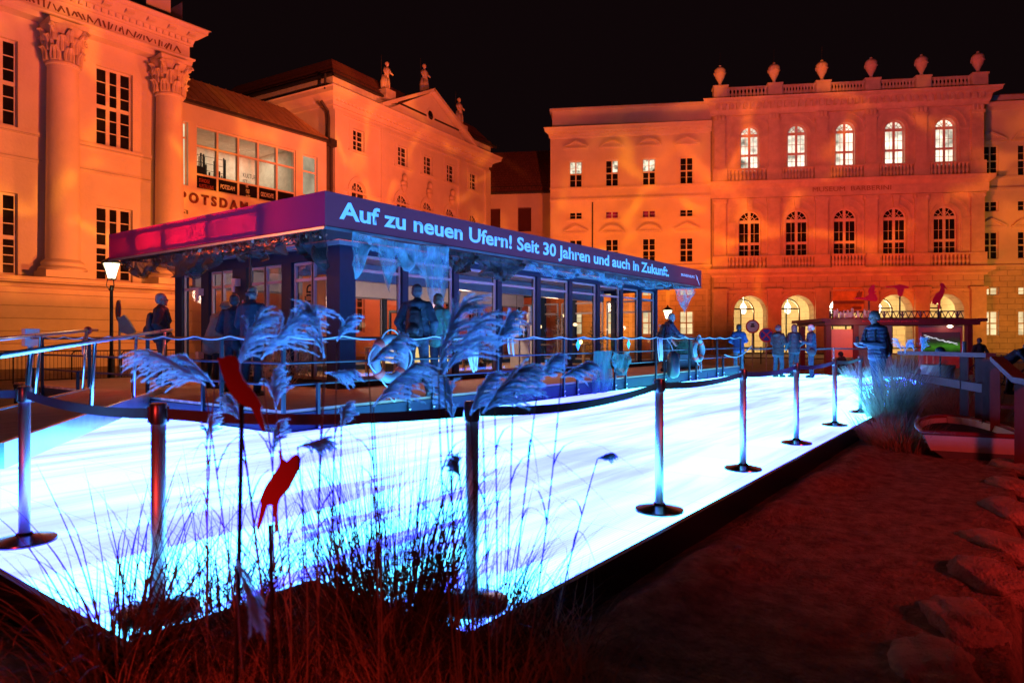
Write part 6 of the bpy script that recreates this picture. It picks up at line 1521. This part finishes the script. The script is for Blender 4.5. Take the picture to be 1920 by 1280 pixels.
person(at(440, 734, DZ), aA+.1, 1.72, 'person in navy jacket raising one hand to the head beside the bald visitor', (.02,.035,.07), (.03,.05,.10), (.04,.035,.03), dict(el=(-.30,-.12,1.24), wl=(-.14,-.14,1.56), er=(.28,.0,1.14), wr=(.22,-.2,1.05)))
person(at(472, 742, DZ), aA-.25, 1.79, 'bald person in a dark anorak with pale back, seen from behind a plume', (.04,.06,.10), (.02,.03,.06), (.06,.03,.03), texting, bald=True, bagl=(.03,.03,.04))
person(at(782, 742, DZ), aA-.15, 1.82, 'person with a big black backpack seen from behind, looking into the pavilion', (.03,.05,.09), (.05,.07,.13), (.06,.05,.05), dict(pockets, kl=(-.13,0,.5), al=(-.20,.02,.09), kr=(.12,-.02,.5), ar=(.16,.0,.09)), pack=(.012,.012,.016), hood=True)
person(at(822, 735, DZ), aA-.6, 1.72, 'person in a bright teal jacket next to the backpack wearer', (.20,.62,.50), (.05,.09,.18), (.09,.05,.03), dict(pockets, el=(-.3,.0,1.15), wl=(-.26,-.16,1.0)), puffer=0)
person((lambda p: (p.x, p.y, DZ))(at(1248, 697, DZ)), aR+.1, 1.66, 'person leaning over the deck railing beside the black fender, reading the lectern', (.09,.03,.09), (.12,.18,.25), (.20,.15,.12), dict(lean=.22, el=(-.22,-.32,1.12), wl=(-.12,-.5,1.08), er=(.24,-.30,1.12), wr=(.14,-.5,1.06), nod=.3, head=(0,-.04)), pack=(.03,.02,.03))
G_ = 'visitors standing on the led floor'
person(at(1385, 700, LZ), aA+.1, 1.73, 'person in a bright blue jacket seen from behind, alone on the far led floor', (.06,.14,.42), (.20,.25,.32), (.03,.03,.03), dict(el=(-.31,-.04,1.17), wl=(-.12,-.2,1.10), er=(.31,-.04,1.17), wr=(.12,-.2,1.10)), coat=.06, puffer=0, group=G_)
person(at(1459, 707, LZ), aR+.5, 1.66, 'person in a black coat at the left of the group of three', (.02,.025,.035), (.05,.07,.12), (.05,.04,.04), dict(texting, kl=(-.11,-.06,.5), al=(-.12,-.02,.09)), coat=.12, hood=True, group=G_)
person(at(1489, 707, LZ), aA+.3, 1.68, 'person with long hair in the middle of the group of three', (.03,.045,.07), (.03,.04,.07), (.07,.05,.04), pockets, hairlen=.3, coat=.04, group=G_)
person(at(1521, 708, LZ), aL-.4, 1.67, 'person with a shoulder bag at the right of the group of three', (.05,.07,.15), (.05,.07,.14), (.30,.28,.26), dict(texting, kr=(.13,.0,.5), ar=(.16,.0,.09)), bagl=(.05,.06,.08), group=G_)
person(at(1646, 755, LZ), aL+.25, 1.76, 'person in a dark quilted jacket holding a phone beside the right grass', (.03,.06,.11), (.10,.16,.24), (.10,.08,.07), dict(texting, lean=.10, el=(-.22,-.14,1.13), wl=(-.1,-.38,1.14), er=(.24,-.10,1.12), wr=(.06,-.36,1.16), kl=(-.10,.03,.5), al=(-.1,.10,.09), kr=(.10,-.06,.5), ar=(.10,-.02,.09)), puffer=1, pack=(.012,.014,.02), phone=1, group=G_)
person(at(1580, 704, .0), aL+.3, 1.5, 'child in dark clothes crouching beyond the far end of the led floor', (.05,.03,.04), (.03,.02,.03), (.05,.04,.04), dict(hip=.32, hy=.12, lean=.35, kl=(-.12,-.26,.46), kr=(.12,-.26,.46), al=(-.11,-.06,.09), ar=(.11,-.06,.09), el=(-.2,-.15,.60), wl=(-.08,-.32,.50), er=(.2,-.15,.60), wr=(.08,-.32,.50)), hood=2)
person(at(1893, 738, 0), aC+.9, 1.62, 'stooping person in a dark red jacket at the right edge, beside the bicycles', (.12,.025,.02), (.012,.012,.014), (.05,.04,.03), dict(lean=.85, hip=.90, hy=.12, el=(-.22,-.42,.95), wl=(-.14,-.58,.78), er=(.22,-.42,.95), wr=(.14,-.58,.78), kl=(-.12,.0,.5), al=(-.2,.06,.09), kr=(.12,-.06,.5), ar=(.16,.0,.09)))
person(at(1836, 713, 0), aA, 1.5, 'dark figure standing behind the timber railing posts', (.02,.018,.02), (.012,.012,.014), (.04,.03,.03), pockets)

# ------------------------------------------------------------------ grasses
plumem = mat('feathery_plume', (.66,.88,.98), .9, var=.05, vscale=20, trans=.72)
strawm = mat('straw_stem', (.30,.19,.12), .7, var=.25, vscale=10)
bladem = mat('grass_blade', (.07,.05,.025), .6, var=.4, vscale=8)
drym = mat('dry_grass', (.42,.24,.13), .8, var=.35, vscale=6, trans=.1)
def blades(m, c, rad_, n_, hmin, hmax, spread, w, seed, seg=9, droop=.8, bias=(0,0)):
    r_ = random.Random(seed)
    for i in range(n_):
        a = r_.uniform(0, 2*PI); rr_ = rad_*math.sqrt(r_.random()); p = Vector((c[0]+rr_*math.cos(a), c[1]+rr_*math.sin(a), c[2]-.03))
        a2 = a+r_.uniform(-.9,.9); L_ = r_.uniform(hmin, hmax); s_ = spread*r_.uniform(.2, 1)
        d = Vector((math.cos(a2)*s_+bias[0], math.sin(a2)*s_+bias[1], 1)).normalized(); out = Vector((math.cos(a2), math.sin(a2), 0)); dr = droop*r_.uniform(.2, 1.5)*L_
        pts = []; ws = []; wv = r_.uniform(-.03,.03)
        for q in range(seg+1):
            f = q/seg; pts.append(p+d*L_*f+(out*.55-Vector((0,0,1))*.75)*dr*f**2.6+Vector((wv*math.sin(f*5), wv*math.cos(f*4), 0))); ws.append(w*(1-f)**.6*(.6+.4*r_.random()) if q < seg else .0004)
        sv = RGT*(1 if out.dot(FWD) >= 0 else 1)+Vector((-out.y, out.x, 0))*r_.uniform(-.4,.4); m.ribbon(pts, ws, sv.normalized())
    return m
def plume(parent, bpx, tpx, d, seed, side=1, full=1.0, m_=None, dd=0.0, curl=1.0):
    r_ = random.Random(seed); a = atd(*bpx, d); b = atd(*tpx, d+dd); ax_ = (b-a); L_ = ax_.length; ax_.normalize(); sd = RGT*side; dn = Vector((0,0,-1))
    def rach(f): return a+ax_*L_*f+(sd*.18+dn*.08)*L_*f*f*curl
    m = MB(); nb_ = int(30*full)+6
    m.ribbon([rach(q/12) for q in range(13)], [.006*(1-q/14) for q in range(13)], ax_.cross(FWD).normalized())
    for i in range(nb_):
        f0 = .02+.80*(i/nb_)**.9; st = rach(f0); bl = L_*(.66-.30*f0)*r_.uniform(.7, 1.2)
        out = (sd*r_.uniform(-.1, 1.0)+FWD*r_.uniform(-.5,.5)); out = out-ax_*out.dot(ax_); out = out.normalized() if out.length > .01 else sd
        d0 = (ax_*r_.uniform(.9, 1.2)+out*r_.uniform(.12,.42)).normalized(); ns = 9; pts = []
        for q in range(ns+1):
            g_ = q/ns; pts.append(st+d0*bl*g_+(out*.42*curl+dn*.34*curl)*bl*g_**2.4)
        m.ribbon(pts, [.0030*(1-.7*q/ns) for q in range(ns+1)], d0.cross(FWD).normalized())
        for h in range(60):
            g_ = r_.uniform(.08, 1)*ns; k0 = min(ns-1, int(g_)); p = pts[k0]+(pts[k0+1]-pts[k0])*(g_-k0); t = (pts[k0+1]-pts[k0]).normalized()
            v = (t*1.1+Vector((r_.uniform(-.42,.42), r_.uniform(-.42,.42), r_.uniform(-.55,.35)))).normalized()*r_.uniform(.010,.020)*(1.25 if L_ > .25 else 1); w = v.cross(FWD).normalized()*.0017
            m.add([p-w, p+w, p+v], [(0,1,2)])
    o = m.build('plume', m_ or plumem, parent); return rach(0)
CL = [('left', (1.18,2.74,.1)), ('a', (1.5,2.62,.1)), ('b', (1.72,2.32,.1)), ('c', (1.92,2.05,.1)), ('d', (2.08,1.72,.1)), ('e', (2.42,1.52,.1))]
lb = ['arching dark grass clump in front of the left corner of the glowing floor', 'tall feathery grass clump beside the red bird, left of the dense middle', 'tall feathery grass clump in the left half of the dense middle', 'dense fine-bladed feathery grass in the centre of the foreground', 'tall feathery grass clump around the near middle stanchion', 'thin sparse grass clump at the right of the foreground grasses']
roots = []; rr = random.Random(77)
for i, (nm_, c) in enumerate(CL):
    o = thing('grass_clump', lb[i], 'grass clump', (0,0,0), 0, 'feathery grass clumps in the foreground'); roots.append((o, Vector(c)))
    m = MB()
    if i == 0: blades(m, c, .10, 150, .6, 1.15, .60, .013, 1, droop=.5, bias=(-.02,.02)); blades(m, c, .2, 70, .3, .65, .8, .008, 2)
    elif i == 3: blades(m, c, .19, 700, .5, 1.15, .36, .0060, 3, droop=.12); blades(m, c, .22, 110, .5, 1.05, .5, .0075, 33, droop=.5)
    elif i == 5: blades(m, c, .12, 40, .3, .75, .8, .006, 5, droop=.9); blades(m, (2.75,1.68,.12), .06, 14, .3, .55, .6, .007, 6, droop=.9)
    elif i == 4: blades(m, c, .15, 300, .5, 1.1, .45, .006, 8, droop=.55); blades(m, c, .22, 90, .3, .65, .6, .006, 9)
    else: blades(m, c, .20, 380, .45, 1.15, .58, .007, 10+i, droop=.65); blades(m, c, .24, 90, .25, .6, .7, .006, 20+i)
    m.build('leaves', bladem, o)
PLM = [((385,722),(290,642),2.35,-1,1.3),((402,724),(350,655),2.4,-1,.9),((440,700),(470,572),2.2,1,1),((490,674),(562,560),2.3,1,1.2),((608,672),(598,562),2.3,-1,.9),((632,640),(648,588),2.5,1,.6),
 ((518,768),(502,692),2.3,1,1.2),((700,762),(765,668),2.2,1,1),((690,684),(742,620),2.25,1,1.1),((822,692),(848,550),2.05,1,1.5),((832,702),(890,575),2.15,1,1.2),((925,662),(945,580),2.3,1,1.1),
 ((905,775),(968,672),2.1,1,1.4),((882,778),(905,692),2.2,1,1),((848,792),(850,705),2.3,-1,1),((1010,714),(1035,660),2.4,1,.8),((1052,708),(1098,672),2.4,1,.9),((388,832),(386,775),2.6,1,.6),
 ((452,792),(440,738),2.3,-1,.7),((512,852),(510,788),2.4,1,.8),((558,838),(606,818),2.2,1,1),((640,802),(642,755),2.4,1,.7),((862,897),(862,856),2.1,-1,.6),((1120,860),(1144,846),2.7,1,.45),((610,700),(660,690),2.5,1,.5),((962,748),(1000,690),2.3,1,.8),((790,640),(800,640),2.3,1,0)]
for i, (b_, t_, d, sd, fu) in enumerate(PLM):
    if fu == 0: continue
    top = atd(*b_, d)
    if i == 23: base = Vector((2.42,1.62,.1))
    else:
        j = min(range(1, 5), key=lambda q: (roots[q][1]-Vector((top.x, top.y, .1))).length+.15*rr.random()); base = roots[j][1]+Vector((rr.uniform(-.08,.08), rr.uniform(-.08,.08), 0))
        base = base*.45+Vector((top.x, top.y, .1))*.55
        if inside_led(base.x-.03, base.y-.03): base = roots[j][1].copy()
    ro = roots[5][0] if i == 23 else roots[j][0]
    mid = (top+base)/2+Vector((rr.uniform(-.04,.04), rr.uniform(-.04,.04), 0))
    pts = [base*(1-f)**2+mid*2*f*(1-f)+top*f*f for f in [q/12 for q in range(13)]]
    st = MB(); st.tube(pts, [.0036-.0014*q/12 for q in range(13)], 5)
    for q in (4, 7, 9):      # leaves clasping the stem
        p = pts[q]; a = rr.uniform(0, 6.28); o_ = Vector((math.cos(a), math.sin(a), 0)); L_ = rr.uniform(.25,.5)
        st.ribbon([p+(o_*.35+Vector((0,0,1)))*L_*f*.8+(o_*.6-Vector((0,0,.9)))*L_*f**2.5 for f in [z/7 for z in range(8)]], [.006*(1-z/7.5) for z in range(8)], RGT)
    so_ = st.build('stem', strawm, ro)
    plume(so_, b_, t_, d, 100+i, sd, fu)
# a plume hanging low in front of the black edge
hp = thing('grass_clump', 'single fallen feathery plume hanging low before the black floor edge', 'grass plume', (0,0,0))
p = atd(440, 1060, 1.75); so_ = MB().tube([p, p+Vector((.02,.0,-.25)), Vector((p.x-.05, p.y-.03, .03))], .003, 5).build('stem', strawm, hp); plume(so_, (445,1050), (472,1160), 1.75, 200, 1, .9, curl=.3)
# low dry straw in the foreground
dg_ = MB()
rr = random.Random(5)
for i in range(70):
    px = rr.uniform(330, 1130); py = rr.uniform(1180, 1420); p = at(px, py, .1)
    if inside_led(p.x-.05, p.y-.05): continue
    blades(dg_, (p.x, p.y, sand_h(p.x, p.y)), .06, 14, .14, .42 if px < 950 else .25, .75, .0042, 300+i, 7, droop=.7)
for i in range(34):
    px = rr.uniform(-40, 420); py = rr.uniform(1150, 1420); p = at(px, py, .1)
    if inside_led(p.x-.05, p.y-.05): continue
    blades(dg_, (p.x, p.y, sand_h(p.x, p.y)), .05, 6, .08, .22, .9, .0035, 400+i, 6, droop=.8)
for i in range(30):      # straw tufts at the feet of the clumps
    f = rr.random()*4.99; j = int(f)+0; c0, c1 = CL[j][1], CL[min(5, j+1)][1]; g_ = f-j; x_ = c0[0]+(c1[0]-c0[0])*g_-rr.uniform(.0,.22); y_ = c0[1]+(c1[1]-c0[1])*g_-rr.uniform(.0,.22)
    blades(dg_, (x_, y_, sand_h(x_, y_)), .09, 26, .2, .62, .55, .0055, 500+i, 7, droop=.5)
struct(dg_.build('dry_grass', drym), 'stuff')
# grasses at the right beside the floor
def right_clump(px, py, n_, h0, h1, lbl, seed, plumes=(), m_=None, spread=.35, droop=.4, w=.013, rad_=.3):
    n_ = int(n_*1.7)
    p = at(px, py, .1); o = thing('grass_clump', lbl, 'grass clump', (0,0,0), 0, 'grass clumps at the right'); m = MB()
    blades(m, (p.x, p.y, .1), rad_, n_, h0, h1, spread, w, seed, 8, droop); m.build('leaves', m_ or bluegrass, o)
    d = p.x*FWD.x+p.y*FWD.y
    for i, (bx_, by_, tx_, ty_) in enumerate(plumes):
        top = atd(bx_, by_, d); st = MB().tube([(p.x+rr.uniform(-.1,.1), p.y+rr.uniform(-.1,.1), .1), top], .005, 5).build('stem', strawm, o)
        plume(st, (bx_,by_), (tx_,ty_), d, seed+i, 1 if i % 2 else -1, .8)
    return o
bluegrass = mat('pale_dry_blades', (.40,.36,.30), .8, var=.3, vscale=6, trans=.2)
right_clump(1672, 800, 520, .5, 1.4, 'tall pale grass clump beside the far right floor edge', 51, ((1690,660,1686,632),(1697,662,1700,636)))
right_clump(1705, 775, 520, .5, 1.4, 'tall pale grass clump behind the first, with two feathery plumes', 52, ((1714,660,1712,636),(1728,662,1726,632),(1733,655,1735,632)))
right_clump(1745, 790, 420, .4, 1.05, 'darker grass clump in front of the timber railing', 53, (), drym, .5)
right_clump(1790, 800, 420, .4, 1.0, 'bushy dark grass clump behind the rowing boat', 54, (), drym, .6)
right_clump(1690, 850, 300, .2, .65, 'low grass clump left of the rowing boat', 55, (), drym, .6)
right_clump(1660, 828, 220, .2, .6, 'short grass tuft at the sand edge next to the floor', 56, (), bluegrass, .6)
right_clump(1770, 745, 300, .5, .9, 'blue-lit low grass before the terracotta pot', 57, (), bluegrass, .6)
right_clump(1605, 716, 160, .4, .8, 'small grass tuft beside the crouching child', 58, (), bluegrass, .6)
right_clump(1840, 790, 200, .3, .6, 'dark grass at the foot of the timber posts', 59, (), drym, .7)
